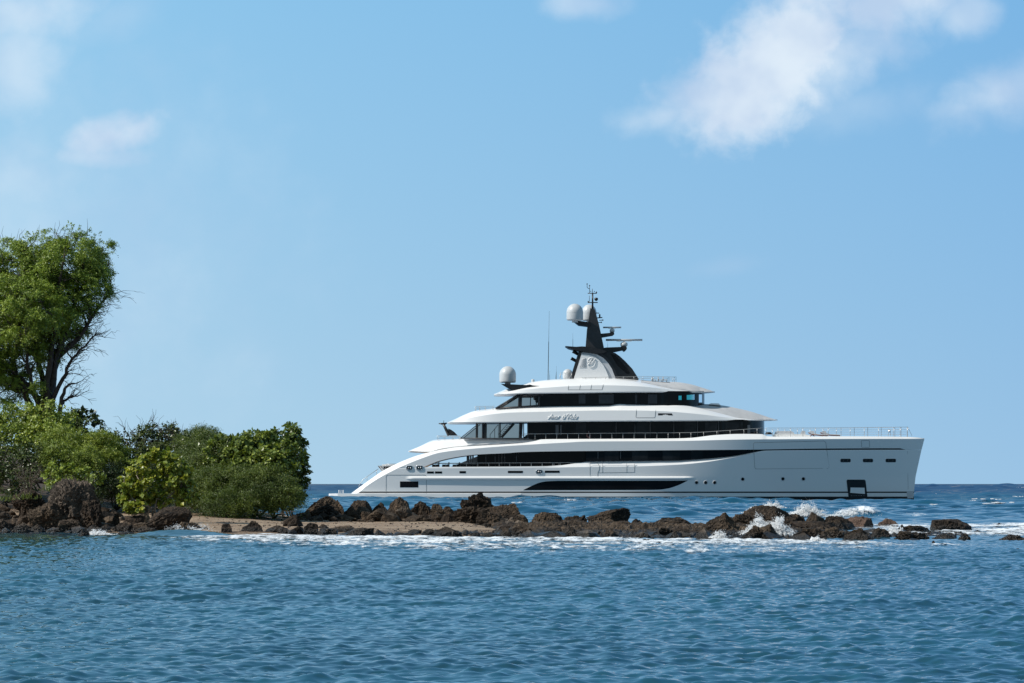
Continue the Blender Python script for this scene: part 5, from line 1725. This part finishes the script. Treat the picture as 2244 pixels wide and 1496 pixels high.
def stems(rs, name, base_pts, lobes, r0, m_, parent, n_main=5, n_twig=60, origin=None):
    """woody stems from the ground into the crown"""
    mb = MB()
    paths = []
    for k in range(n_main):
        c, r = lobes[rs.randint(len(lobes))]
        b = base_pts[rs.randint(len(base_pts))]
        e = np.array(c) + rs.uniform(-.5, .5, 3) * np.array(r)
        p = branch_path(rs, b, e, 7, 0.05, 0.03)
        paths.append(p)
        mb.tube(p, np.linspace(r0 * rs.uniform(.7, 1.1), r0 * 0.28, 7), 6)
    allp = np.concatenate([p[2:] for p in paths])
    for k in range(n_twig):
        c, r = lobes[rs.randint(len(lobes))]
        e = np.array(c) + unit(rs.normal(size=3)) * np.array(r) * rs.uniform(.6, 1.0)
        s = allp[np.argmin(np.linalg.norm(allp - e, axis=1) + rs.uniform(0, .4, len(allp)))]
        mb.tube(branch_path(rs, s, e, 5, 0.07, 0.05), np.linspace(r0 * 0.24, r0 * 0.06, 5), 4, cap=False)
    return mb.build(name, m_, parent)


def L_(px, py, rx, ry, d, rd=None):
    """a crown lobe traced in the photograph, as centre and radii in metres"""
    s = d / FPX
    return (tuple(ray(px, py, d)), (rx * s, (rd if rd is not None else 0.5 * (rx + ry) * s), ry * s))


def shrub(label, lobes, leaf, kind, seed, base, size=0.12, dens=132, gap=0.2, stem_r=0.04, bark='bark', n_main=6, n_twig=26, per=1, spread=0.0, name='shrub', cat='shrub', bias=0.0, aspect=0.7, droop=0.35, shell=0.45, spray=(0.35, 9, 0.06, 0.02), group='shrubs covering the islet', lift=0.35):
    rs = np.random.RandomState(seed)
    bp = [np.array(b) for b in base]
    root = empty(name, tuple(np.mean(bp, 0)), label, cat, group)
    P, Nn = lobe_points(rs, lobes, dens, shell, gap)
    if kind == 'broad':
        V, F = broad_leaves(rs, P, Nn, size * 0.78, per=per, spread=spread, aspect=aspect, droop=droop)
    else:
        V, F, _ = sprays(rs, P, Nn, spray[0], spray[1], spray[2], spray[3], lift=lift)
    n = len(V) // 4
    mesh_np('foliage', V, F, M[leaf], False, root, origin=world_loc(root), attrs={'tint': tints(rs, n, V, bias=bias)})
    stems(rs, 'stems', bp, lobes, stem_r, M[bark], root, n_main, n_twig)
    return root


def ground_at(px, d):
    x = (px - 1122) / FPX * d
    return np.array((x, d, float(ground_z(x, d)[0]) - 0.05))


# the great tree
def make_tree():
    rs = np.random.RandomState(77)
    D = 141.0
    base = ground_at(100, D)
    root = empty('tree', tuple(base), 'tall fan shaped tree with feathery crown and bare lower branches on its right', 'tree')
    mb = MB()
    limbs = []
    def limb(pts, r0, r1, dd=0.0, de=0.0):
        p = [ray(x, y, D + dd + (de - dd) * k / (len(pts) - 1.0)) for k, (x, y) in enumerate(pts)]
        # resample with a little knottiness
        q = [p[0]]
        for a, b in zip(p[:-1], p[1:]):
            for k in (1, 2, 3):
                q.append(a + (b - a) * k / 3.0 + rs.normal(size=3) * 0.025)
        rr = np.linspace(r0, r1, len(q))
        mb.tube(q, rr, 8)
        limbs.append((np.array(q), rr))
    foot = base
    def from_foot(px, py):
        return (px, py)
    limb([(104, 1000), (107, 884), (115, 830), (122, 789), (140, 740), (160, 690), (172, 620)], 0.17, 0.04, 0, -.4)
    limb([(108, 990), (112, 873), (121, 789), (157, 755), (182, 727), (202, 693), (225, 662), (246, 633)], 0.14, 0.025, 0, .2)
    limb([(112, 980), (116, 873), (137, 831), (153, 794), (174, 769), (205, 738)], 0.10, 0.025, -.1, -.9)
    limb([(120, 985), (131, 893), (140, 859), (146, 848), (164, 838)], 0.10, 0.03, -.3, -.6)
    limb([(134, 886), (140, 879), (152, 871), (171, 865)], 0.07, 0.02, -.3, -.3)
    limb([(98, 1000), (95, 884), (95, 831), (84, 789), (78, 740), (90, 670), (100, 590)], 0.14, 0.03, 0, .8)
    limb([(94, 990), (84, 884), (70, 856), (62, 817), (58, 760), (60, 690), (50, 610)], 0.11, 0.03, 0, -1.2)
    limb([(88, 985), (65, 884), (48, 845), (28, 831), (0, 826), (-50, 790), (-90, 720)], 0.13, 0.03, 0, .6)
    limb([(96, 960), (93, 881), (65, 851), (39, 825), (25, 770), (10, 690), (-10, 610)], 0.11, 0.03, 0, -.4)
    limb([(104, 940), (108, 860), (124, 800), (150, 690), (200, 600), (215, 550)], 0.14, 0.03, .1, 1.0)
    limb([(104, 940), (102, 840), (116, 740), (130, 640), (140, 560)], 0.14, 0.03, -.1, -1.3)
    lob = [L_(*a) for a in (
        (203, 565, 42, 50, D, 1.5), (150, 560, 62, 55, D, 1.9), (92, 570, 60, 58, D, 2.0), (28, 595, 60, 62, D, 2.0), (-45, 605, 70, 75, D, 2.0),
        (200, 622, 42, 45, D, 1.4), (150, 640, 62, 52, D, 2.0), (88, 650, 70, 60, D, 2.1), (18, 672, 70, 60, D, 2.1), (-60, 690, 80, 75, D, 2.0),
        (142, 705, 48, 38, D, 1.6), (72, 728, 72, 50, D, 1.9), (0, 758, 62, 50, D, 1.9), (-60, 780, 70, 70, D, 1.8), (52, 660, 50, 40, D - 2.2, 1.0), (95, 690, 45, 30, D - 2.4, .8), (35, 715, 55, 30, D - 2.2, .9))]
    thin = [L_(*a) for a in ((100, 762, 42, 34, D, 1.4), (25, 820, 45, 34, D, 1.4), (60, 790, 50, 30, D, 1.4), (185, 672, 32, 26, D, 1.0), (228, 600, 18, 55, D, 0.8), (-40, 840, 50, 34, D, 1.4), (70, 850, 40, 24, D, 1.2), (10, 860, 40, 26, D, 1.2), (140, 745, 36, 26, D, 1.2))]
    # boughs and twigs reach from the limbs into the crown
    allp = np.concatenate([q[6:] for q, r in limbs]); allr = np.concatenate([r[6:] for q, r in limbs])
    twig_nodes = []
    for k in range(330):
        c, r = (lob + thin)[rs.randint(len(lob) + len(thin))]
        e = np.array(c) + unit(rs.normal(size=3)) * np.array(r) * rs.uniform(.3, 1.0)
        dist = np.linalg.norm(allp - e, axis=1) + 2.0 * np.maximum(0, allp[:, 2] - e[2] + 0.4)
        j = int(np.argmin(dist))
        p = branch_path(rs, allp[j], e, 6, 0.06, 0.04)
        mb.tube(p, np.linspace(min(allr[j] * 0.6, 0.05), 0.012, 6), 5, cap=False)
        twig_nodes.append(p[2:])
    tw = np.concatenate(twig_nodes)
    for k in range(900):
        c, r = (lob + thin)[rs.randint(len(lob) + len(thin))]
        e = np.array(c) + unit(rs.normal(size=3)) * np.array(r) * rs.uniform(.7, 1.12)
        j = int(np.argmin(np.linalg.norm(tw - e, axis=1)))
        mb.tube(branch_path(rs, tw[j], e, 4, 0.07, 0.03), [0.014, 0.011, 0.008, 0.004], 3, cap=False)
    # bare twigs on the lower right side, sweeping outward
    for li, (q, r) in enumerate(limbs[1:5]):
        for k in range(40 if li < 2 else 10):
            j = rs.randint(len(q) // 3, len(q))
            L = rs.uniform(0.25, 1.0)
            d = unit(np.array((rs.uniform(0.1, 1.0), rs.uniform(-.5, .5), rs.uniform(-.35, .7))))
            a = q[j]; b = a + d * L
            mid = branch_path(rs, a, b, 5, 0.07, 0.1)
            mb.tube(mid, [0.016, 0.013, 0.010, 0.007, 0.004], 3, cap=False)
            for kk in range(rs.randint(1, 4)):
                s = mid[rs.randint(1, 5)]
                mb.tube(branch_path(rs, s, s + unit(d + rs.normal(size=3) * .5) * L * .45, 4, .06), [.008, .007, .005, .003], 3, cap=False)
    # dead tips above the crown
    for k in range(28):
        px = rs.uniform(-20, 235); a = ray(px, rs.uniform(520, 560), D + rs.uniform(-1, 1))
        b = a + np.array((rs.normal() * .2, rs.normal() * .2, rs.uniform(0.2, .75)))
        mb.tube(branch_path(rs, a, b, 4, .06), [.012, .010, .007, .003], 3, cap=False)
    mb.build('trunk', M['bark'], root)
    P1, N1 = lobe_points(rs, lob, 85, 0.5, 0.36, 0.9)
    P2, N2 = lobe_points(rs, thin, 34, 0.4, 0.38, 1.2)
    P = np.concatenate([P1, P2]); Nn = np.concatenate([N1, N2])
    V, F, sp = sprays(rs, P, Nn, 0.30, 11, 0.075, 0.032, droop=0.45, lift=0.3)
    n = len(V) // 4
    mesh_np('crown', V, F, M['leaf_tree'], False, root, origin=world_loc(root), attrs={'tint': tints(rs, n, V, bias=0.0, scale=0.7)})


make_tree()

g = ground_at
shrub('bright green creeper covered shrub under the tall tree at the left edge', [L_(*a) for a in ((40, 922, 80, 34, 133), (110, 915, 60, 36, 133), (20, 965, 70, 40, 132), (95, 958, 60, 38, 132), (-50, 930, 70, 50, 133), (-60, 985, 60, 50, 132))],
      'leaf_vine', 'broad', 11, [g(0, 136), g(90, 136)], size=0.11, dens=343, gap=0.16, bias=0.1)
shrub('dark large leaved shrub rising against the sky right of the tree trunk', [L_(*a) for a in ((190, 930, 38, 30, 135), (165, 922, 30, 26, 135), (232, 965, 40, 32, 134), (150, 955, 40, 30, 134), (258, 985, 26, 28, 134), (205, 985, 45, 40, 134))],
      'leaf_dark', 'broad', 12, [g(190, 138)], size=0.16, dens=154, gap=0.24)
shrub('feathery lime green shrub spreading down the middle of the bank', [L_(*a) for a in ((150, 975, 55, 34, 131), (205, 985, 55, 38, 131), (245, 1020, 45, 38, 131), (180, 1015, 55, 36, 130), (130, 1005, 40, 30, 130))],
      'leaf_vine', 'spray', 13, [g(190, 134)], dens=209, gap=0.15, bias=0.05, spray=(0.32, 10, 0.065, 0.022))
shrub('low round leaved shrub just above the large craggy outcrop', [L_(*a) for a in ((125, 1030, 28, 26, 127), (160, 1040, 34, 26, 127), (112, 1052, 20, 18, 126), (195, 1045, 30, 24, 127.5), (180, 1058, 20, 12, 126))],
      'leaf_vine', 'broad', 14, [g(150, 129)], size=0.12, dens=176, gap=0.22, bias=0.05)
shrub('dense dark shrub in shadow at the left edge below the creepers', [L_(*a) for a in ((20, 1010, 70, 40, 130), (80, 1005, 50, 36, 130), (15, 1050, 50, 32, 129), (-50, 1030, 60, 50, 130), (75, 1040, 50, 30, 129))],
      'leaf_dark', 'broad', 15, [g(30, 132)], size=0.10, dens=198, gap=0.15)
shrub('dark leafy shrub added as the shade of the hollow behind the yellow green bush', [L_(*a) for a in ((250, 1060, 45, 40, 130), (215, 1070, 36, 30, 129.5), (280, 1040, 40, 36, 131), (300, 1080, 40, 34, 130), (345, 1068, 45, 36, 130), (395, 1072, 45, 36, 130), (350, 1030, 45, 30, 130.5), (430, 1050, 40, 36, 130.5))],
      'leaf_dark', 'spray', 16, [g(250, 131)], dens=198, gap=0.12, spray=(0.28, 9, 0.06, 0.022), bias=-.2)  # added mass of dark leaves stands in for the hollow's shadow
shrub('thin leaved shrub with bare grey twigs above its top, left of the olive thicket', [L_(*a) for a in ((325, 960, 40, 32, 133), (370, 955, 40, 28, 133), (300, 1000, 40, 34, 132), (350, 1000, 55, 36, 132), (395, 970, 30, 26, 133), (420, 985, 38, 30, 131.5), (445, 952, 28, 18, 132.5))],
      'leaf_dark', 'broad', 17, [g(330, 135)], size=0.10, dens=376, gap=0.24, bias=0.1, n_twig=60, stem_r=0.03)
shrub('fine leaved olive green thicket in the centre of the low bank', [L_(*a) for a in ((440, 985, 45, 34, 131), (480, 1010, 60, 40, 130), (430, 1030, 50, 40, 130), (540, 1060, 60, 30, 128), (480, 1065, 65, 36, 128), (560, 1085, 50, 24, 127.5), (430, 1080, 40, 30, 128), (500, 1098, 60, 18, 127), (425, 972, 38, 26, 132), (455, 962, 34, 20, 132), (480, 985, 40, 24, 131), (590, 1060, 45, 30, 127.8), (620, 1090, 40, 20, 127.5))],
      'leaf_olive', 'spray', 18, [g(470, 130), g(530, 129)], dens=429, gap=0.1, spray=(0.36, 11, 0.05, 0.018), lift=0.15)
shrub('glossy broad leaved shrub topping the low bank left of its right end', [L_(*a) for a in ((490, 975, 30, 24, 130), (530, 985, 40, 34, 129.5), (580, 970, 36, 32, 130), (560, 1010, 45, 32, 129), (510, 1015, 30, 24, 129), (465, 992, 32, 26, 129.5), (600, 1022, 42, 34, 128.8))],
      'leaf_broad', 'broad', 19, [g(530, 131)], size=0.14, dens=390, gap=0.24, bias=0.12, aspect=0.78)
shrub('tall broad leaved shrub ending the thicket at its right over the boulders', [L_(*a) for a in ((625, 960, 36, 30, 131), (650, 985, 24, 40, 131), (615, 1000, 45, 36, 129.5), (645, 1035, 30, 34, 130), (600, 1045, 45, 34, 129), (640, 1075, 28, 30, 129), (600, 1085, 45, 30, 128.5), (658, 1060, 16, 24, 130))],
      'leaf_broad', 'broad', 20, [g(620, 131), g(640, 130.5)], size=0.14, dens=390, gap=0.22, bias=-0.02, aspect=0.78)
shrub('yellow green broad leaved bush with pale trunks standing on the beach', [L_(*a) for a in ((345, 1012, 36, 24, 122), (385, 1020, 34, 26, 122), (310, 1035, 34, 24, 122), (355, 1050, 45, 26, 122), (285, 1062, 28, 24, 122), (400, 1055, 28, 26, 122), (310, 1080, 38, 24, 122), (275, 1095, 18, 20, 122), (405, 1085, 24, 22, 122), (350, 1088, 30, 18, 122), (300, 1110, 26, 10, 121.5))],
      'leaf_yellow', 'broad', 21, [ground_at(338, 122.0)], size=0.155, dens=300, gap=0.3, bias=0.06, bark='bark_pale', stem_r=0.05, n_main=9, n_twig=60, aspect=0.82, droop=0.6, name='bush', cat='bush')


shrub('low dark shrub added as the deep shade along the foot of the olive thicket', [L_(*a) for a in ((460, 1102, 40, 14, 127.5), (520, 1105, 45, 14, 127.5), (580, 1104, 45, 16, 128), (635, 1106, 34, 16, 128.5), (550, 1085, 60, 20, 128.5), (610, 1070, 50, 24, 129.5))],
      'leaf_dark', 'broad', 22, [g(520, 128), g(600, 128.5)], size=0.09, dens=230, gap=0.1, bias=-.25)  # added dark leaves give the deep shade under the thicket


def bare_shrub(label, px, pyb, pyt, halfw, d, seed, n=26, bark='bark_dry', r0=0.014):
    rs = np.random.RandomState(seed)
    b = ray(px, pyb, d)
    root = empty('bare_shrub', tuple(b), label, 'shrub', 'leafless shrubs')
    mb = MB(); H = (pyb - pyt) * d / FPX; Wd = halfw * d / FPX
    for k in range(n):
        e = b + np.array((rs.uniform(-1, 1) * Wd, rs.uniform(-.5, .5) * Wd, H * rs.uniform(.55, 1.0)))
        p = branch_path(rs, b + rs.normal(size=3) * 0.04, e, 6, 0.05, 0.05)
        mb.tube(p, np.linspace(r0, r0 * .25, 6), 4, cap=False)
        for kk in range(7):
            s = p[rs.randint(2, 6)]; dv = unit(e - b + rs.normal(size=3) * .6 * H)
            q = branch_path(rs, s, s + dv * H * rs.uniform(.15, .4), 4, .08)
            mb.tube(q, [r0 * .4, r0 * .33, r0 * .25, r0 * .15], 3, cap=False)
    mb.build('branches', M[bark], root)


bare_shrub('leafless brown shrub on the bank left of the craggy outcrop', 62, 1085, 1018, 30, 126.5, 31, 14)
bare_shrub('leafless grey branches sticking up left of the thin leaved shrub', 300, 1010, 925, 42, 133.5, 32, 16, 'bark', 0.022)
bare_shrub('leafless twigs poking above the olive thicket', 395, 985, 930, 50, 132.5, 33, 18, 'bark', 0.016)
bare_shrub('few leafless twigs reaching out right of the tall broad leaved shrub at the water', 655, 1100, 1068, 30, 129.5, 34, 8, 'bark', 0.014)
bare_shrub('dry twigs leaning over the boulder by the lone pointed rock', 622, 1128, 1118, 26, 123, 35, 7, 'bark_dry', 0.010)


def grass_tufts():
    rs = np.random.RandomState(3)
    C = []
    for (px, py, d, n, w) in ((60, 1092, 126, 90, 40), (108, 1075, 124, 70, 14), (204, 1082, 122, 40, 10), (10, 1096, 127, 120, 30), (195, 1055, 124.5, 30, 12)):
        for k in range(n):
            C.append(ray(px + rs.normal() * w * .5, py + rs.uniform(-2, 4), d + rs.normal() * .3))
    C = np.array(C); n = len(C)
    A = unit(np.array((0, 0, 1.0)) + rs.normal(size=(n, 3)) * .4); N_ = unit(np.cross(A, rs.normal(size=(n, 3))))
    V, F = leaf_quads(C, A, N_, rs.uniform(.1, .26, n), np.full(n, .02))
    o = mesh_np('grass', V, F, M['leaf_olive'], False, attrs={'tint': np.repeat(rs.rand(n), 4)})
    tag(o, 'thin grass tufts among the rocks of the outcrop', 'grass', kind='stuff')


grass_tufts()

# ------------------------------------------------------------------ surf
def foam_material(name, lace=True):
    m_, t = mat(name)
    out = t.n('ShaderNodeOutputMaterial'); p = t.n('ShaderNodeBsdfPrincipled')
    p.inputs['Base Color'].default_value = (0.74, 0.78, 0.82, 1)
    p.inputs['Roughness'].default_value = 0.75
    if not lace:
        t.link(p.outputs[0], out.inputs['Surface'])
        return m_
    pos = t.n('ShaderNodeNewGeometry').outputs['Position']
    at = t.n('ShaderNodeAttribute'); at.attribute_name = 'foam'
    q = t.vm('MULTIPLY', pos, (0.8, 0.5, 1.0))
    n1 = t.noise(q, 1.6, 6.0, 0.68, 1.2); n2 = t.noise(q, 7.0, 5.0, 0.7, 0.8)
    k = t.m('ADD', t.m('MULTIPLY', t.m('SUBTRACT', n1, 0.5), 1.5), t.m('ADD', t.m('MULTIPLY', t.m('SUBTRACT', n2, 0.5), 0.75), 0.5))
    a = t.m('ADD', k, t.m('MULTIPLY', t.m('SUBTRACT', at.outputs['Fac'], 0.5), 0.62))
    alpha = t.step(a, 0.52, 0.84)
    tr = t.n('ShaderNodeBsdfTransparent')
    mx = t.n('ShaderNodeMixShader')
    t.link(alpha, mx.inputs[0]); t.link(tr.outputs[0], mx.inputs[1]); t.link(p.outputs[0], mx.inputs[2])
    t.link(mx.outputs[0], out.inputs['Surface'])
    return m_


M['foam'] = foam_material('surf_foam')
M['spray'] = foam_material('spray_water', lace=False)
_q = NT(M['spray'].node_tree)
_o = _q.n('ShaderNodeOutputMaterial'); _a = _q.n('ShaderNodeBsdfDiffuse'); _b = _q.n('ShaderNodeBsdfTranslucent'); _c = _q.n('ShaderNodeBsdfTransparent')
_m = _q.n('ShaderNodeMixShader'); _n = _q.n('ShaderNodeMixShader')
for _s in (_a, _b): _s.inputs[0].default_value = (0.95, 0.96, 0.97, 1)
_m.inputs[0].default_value = 0.5; _n.inputs[0].default_value = 0.85
_q.link(_a.outputs[0], _m.inputs[1]); _q.link(_b.outputs[0], _m.inputs[2])
_q.link(_c.outputs[0], _n.inputs[1]); _q.link(_m.outputs[0], _n.inputs[2]); _q.link(_n.outputs[0], _o.inputs['Surface'])


def foam_mask(x, y):
    """how much foam lies on the water at a world position: the surf along the spit and the wash among the rocks"""
    u = x / y * FPX + 1122
    v = FPX * CAMZ / y + 1060            # row of that distance on a level sea
    P = np.stack([x, y * 0.45, 0 * x], 1)
    n = fbm(P * 0.35, 3); n2 = fbm(P * 1.3 + 40, 3)
    top = np.interp(u, [300, 420, 600, 1000, 1500, 1900, 2100, 2300], [1176, 1174, 1172, 1178, 1182, 1187, 1190, 1196]) + 4 * n
    bot = np.interp(u, [300, 420, 600, 1000, 1500, 1900, 2100, 2300], [1184, 1192, 1202, 1214, 1220, 1216, 1206, 1206]) + 8 * n
    band = sstep(v, top - 3, top + 5) * (1 - sstep(v, bot - 14, bot + 8))
    along = np.interp(u, [250, 340, 420, 700, 1000, 1300, 1600, 1900, 2000, 2150, 2300], [0, .25, .75, .95, .9, .85, .85, .72, .5, .45, .3])
    crest = np.exp(-((v - top - 6) / 5.0) ** 2) * 0.35
    m_ = band * along * (0.58 + 0.55 * n2 + crest)
    # thin wash left of the wave, at the shore
    m_ = np.maximum(m_, 0.5 * sstep(v, 1160, 1166) * (1 - sstep(v, 1168, 1178)) * (u < 420) * (0.7 + n))
    # wash among the rocks at the right
    w1 = sstep(v, 1146, 1152) * (1 - sstep(v, 1172, 1180)) * np.interp(u, [1840, 1880, 2000, 2244, 2400], [0, .62, .78, .98, .8]) * (0.75 + 0.9 * n + .5 * n2)
    m_ = np.maximum(m_, w1)
    w2 = sstep(v, 1140, 1150) * (1 - sstep(v, 1176, 1182)) * np.interp(u, [1610, 1650, 1740, 1790], [0, 1, .9, 0])
    m_ = np.maximum(m_, w2 * (0.9 + .5 * n2))
    for (uc, vc, ru, rv, s) in ((1470, 1137, 40, 4, .6), (1580, 1130, 30, 4, .5), (1860, 1120, 110, 10, .0), (1240, 1186, 70, 6, .8)):
        m_ = np.maximum(m_, s * np.exp(-((u - uc) / ru) ** 2 - ((v - vc) / rv) ** 2))
    # the breaking crest beyond the reef
    x0 = (1885 - 1122) / FPX * 166
    m_ = np.maximum(m_, 0.95 * np.exp(-((x - x0) / 1.35) ** 2 - ((y - 165.6) / 0.8) ** 2))
    x1 = (2000 - 1122) / FPX * 171
    m_ = np.maximum(m_, (0.62 + .4 * n2) * np.exp(-((x - x1) / 1.5) ** 2 - ((y - 171) / 2.0) ** 2))
    return np.clip(m_, 0, 1.1)


def foam_patch(x0, x1, y0, y1, cx, cy, V, Fs, A, base, lump=0.07):
    X = np.arange(x0, x1, cx); Y = np.arange(y0, y1, cy)
    XX, YY = np.meshgrid(X, Y); xs, ys = XX.ravel(), YY.ravel()
    m_ = foam_mask(xs, ys)
    sp = np.maximum((0.032 + 0.0010 * (ys - 26)) * 0.75, 0.45 / 1480 * ys)
    z = sea_height(xs, ys, np.where(ys > 118, (0.2 + 0.0016 * (ys - 118)) * .75, sp))
    P = np.stack([xs, ys, 0 * xs], 1)
    z = z + 0.015 + np.clip(m_, 0, 1) * (0.02 + lump * (0.5 + 0.5 * fbm(P * np.array((2.6, 1.6, 1)), 4, 0.6)))
    idx = np.arange(len(xs)).reshape(len(Y), len(X))
    F = np.stack([idx[:-1, :-1], idx[:-1, 1:], idx[1:, 1:], idx[1:, :-1]], -1).reshape(-1, 4)
    keep = m_[F].max(1) > 0.12
    V.append(np.stack([xs, ys, z], 1)); Fs.append(F[keep] + base); A.append(m_)
    return base + len(xs)


def make_foam():
    V, F, A = [], [], []
    b = 0
    b = foam_patch(-14.5, 16, 80, 116, 0.05, 0.11, V, F, A, b)
    b = foam_patch(4.0, 20, 116, 150, 0.07, 0.16, V, F, A, b, 0.1)
    b = foam_patch(11.5, 23, 160, 180, 0.08, 0.16, V, F, A, b, 0.16)
    o = mesh_np('surf_foam', np.concatenate(V), np.concatenate(F), M['foam'], True, attrs={'foam': np.concatenate(A)})
    tag(o, 'white surf foam washing along the near side of the rocky spit', 'foam', kind='stuff')


make_foam()


def splash(label, px, py, d, width, height, n, seed, lean=0.0, clump=0.5, fan=1.0):
    """thrown-up water: a ragged white body that breaks up into drops"""
    rs = np.random.RandomState(seed)
    V0 = np.array(((1, 0, 0), (-1, 0, 0), (0, 1, 0), (0, -1, 0), (0, 0, 1), (0, 0, -1.0)))
    F0 = np.array(((0, 2, 4), (2, 1, 4), (1, 3, 4), (3, 0, 4), (2, 0, 5), (1, 2, 5), (3, 1, 5), (0, 3, 5)))
    n = n * 11
    c = ray(px, py, d); s = d / FPX
    Wd, H = width * s, height * s
    # a torn curtain of water: dense low down, ragged above, with holes and stray drops
    m_ = n * 2
    xx = np.clip(rs.normal(0, 0.42, m_), -1.3, 1.3)
    env = np.exp(-(xx / 0.75) ** 2) * np.clip(0.62 + 0.75 * fbm(np.stack([xx * 3.1, 0 * xx + seed * 3.7, 0 * xx], 1), 4, 0.6), 0.12, 1.25)
    tt = rs.rand(m_) ** (1.7 - .6 * clump)
    zz = env * tt * (1 + .25 * np.abs(rs.normal(size=m_)) * (tt > .8))
    q = np.stack([xx * 5.0 + zz * 1.5, zz * 4.0, 0 * xx + seed], 1)
    keep = fbm(q, 4, 0.6) > (-0.45 + 0.55 * tt + 0.1 * rs.normal(size=m_))
    xx, zz, tt = xx[keep][:n], zz[keep][:n], tt[keep][:n]
    n = len(xx)
    t = tt
    x = xx * (0.7 + fan * .5 * tt) + lean * tt * 2 + rs.normal(0, .02, n)
    z = zz
    y = rs.normal(0, .22, n)
    P = np.stack([x * Wd, y * Wd, np.maximum(z, -0.02) * H], 1)
    size = 0.013 * (1.2 - t) * rs.uniform(.35, 1.4, n) ** 1.6 * (1 + .6 * clump)
    size = np.maximum(size, 0.005) * np.where(rs.rand(n) < .02, 2.0, 1.0)
    k = len(V0)
    st = np.stack([rs.uniform(.7, 1.4, n), rs.uniform(.7, 1.3, n), rs.uniform(.8, 1.9, n)], 1)
    Q = (V0[None] + rs.normal(size=(n, k, 3)) * .22) * (size[:, None] * st)[:, None] + P[:, None]
    F = (F0[None] + (np.arange(n) * k)[:, None, None]).reshape(-1, 3)
    o = mesh_np('splash', Q.reshape(-1, 3), F, M['spray'], True)
    o.location = tuple(c)
    tag(o, label, 'splash', 'splashes on the rocks', kind='stuff')


splash('white splash bursting over the brown rock at the black ledge', 1690, 1172, 107.5, 56, 52, 5600, 1, -0.05, .8, .9)
splash('spray flying behind the right end of the black ledge', 1762, 1130, 126, 40, 34, 1500, 2, 0.12, .55, 1.1)
splash('thin spray rising behind the middle of the black ledge', 1692, 1112, 126, 26, 22, 420, 3, 0.0, .2, .9)
splash('little spray at the left end of the black ledge', 1652, 1124, 124, 22, 18, 400, 4, 0.0, .3)
splash('spray thrown up by the small wave at the brown hump', 396, 1176, 112.5, 80, 38, 800, 5, 0.1, .1, 1.0)
splash('white plume on the crest of the wave breaking beyond the reef', 1880, 1132, 165.5, 62, 24, 2600, 6, -0.05, .8, .8)
splash('small white splash at the water below the big peaked boulder', 1578, 1181, 104.5, 26, 22, 620, 7, 0, .5)
splash('white splash between the brown rounded rock and the low dark rock', 1958, 1172, 110, 36, 24, 900, 8, 0, .7)
splash('small splash in front of the wide wet boulder', 1790, 1186, 101.5, 20, 12, 320, 9, 0, .6)
splash('small wash around the black triangular rock in the water', 212, 1172, 113.5, 36, 14, 500, 10, 0, .5)


def whitecaps():
    """small breaking crests scattered over the open sea"""
    rs = np.random.RandomState(44)
    V0, F0 = ICO[2]
    Vs, Fs = [], []
    b = 0
    spots = [(2160, 640, 2.4), (2110, 330, 1.3), (2186, 300, 1.5), (2058, 255, 1.8), (2190, 245, 1.6), (2230, 420, 1.2), (715, 560, 1.6), (690, 330, 1.0), (1365, 215, 1.1), (1250, 300, .9), (2235, 900, 2.2), (2085, 980, 2.6), (800, 480, 1.2), (1130, 250, .7), (2060, 520, 1.2), (740, 900, 2.5)]
    for px, y, w in spots:
        x = (px - 1122) / FPX * y
        # ride up to the nearest crest
        yy = np.linspace(y - 6, y + 6, 60); hh = sea_height(np.full(60, x), yy, np.full(60, 0.5))
        k = int(np.argmax(hh)); y = yy[k]; h = hh[k]
        for j in range(7):
            P = V0 * (1 + .3 * pnoise(V0 * 2.1 + j * 7 + px)[:, None]) * np.array((w * rs.uniform(.06, .2), .15, .028 * rs.uniform(.6, 1.6)))
            Vs.append(P + np.array((x + rs.normal() * w * .35, y - .3 + rs.normal() * .15, h + .02 + rs.normal() * .02))); Fs.append(F0 + b); b += len(V0)
    o = mesh_np('whitecap_foam', np.concatenate(Vs), np.concatenate(Fs), M['spray'], True)
    tag(o, 'scattered small whitecaps on the open sea beyond the spit', 'foam', kind='stuff')


whitecaps()
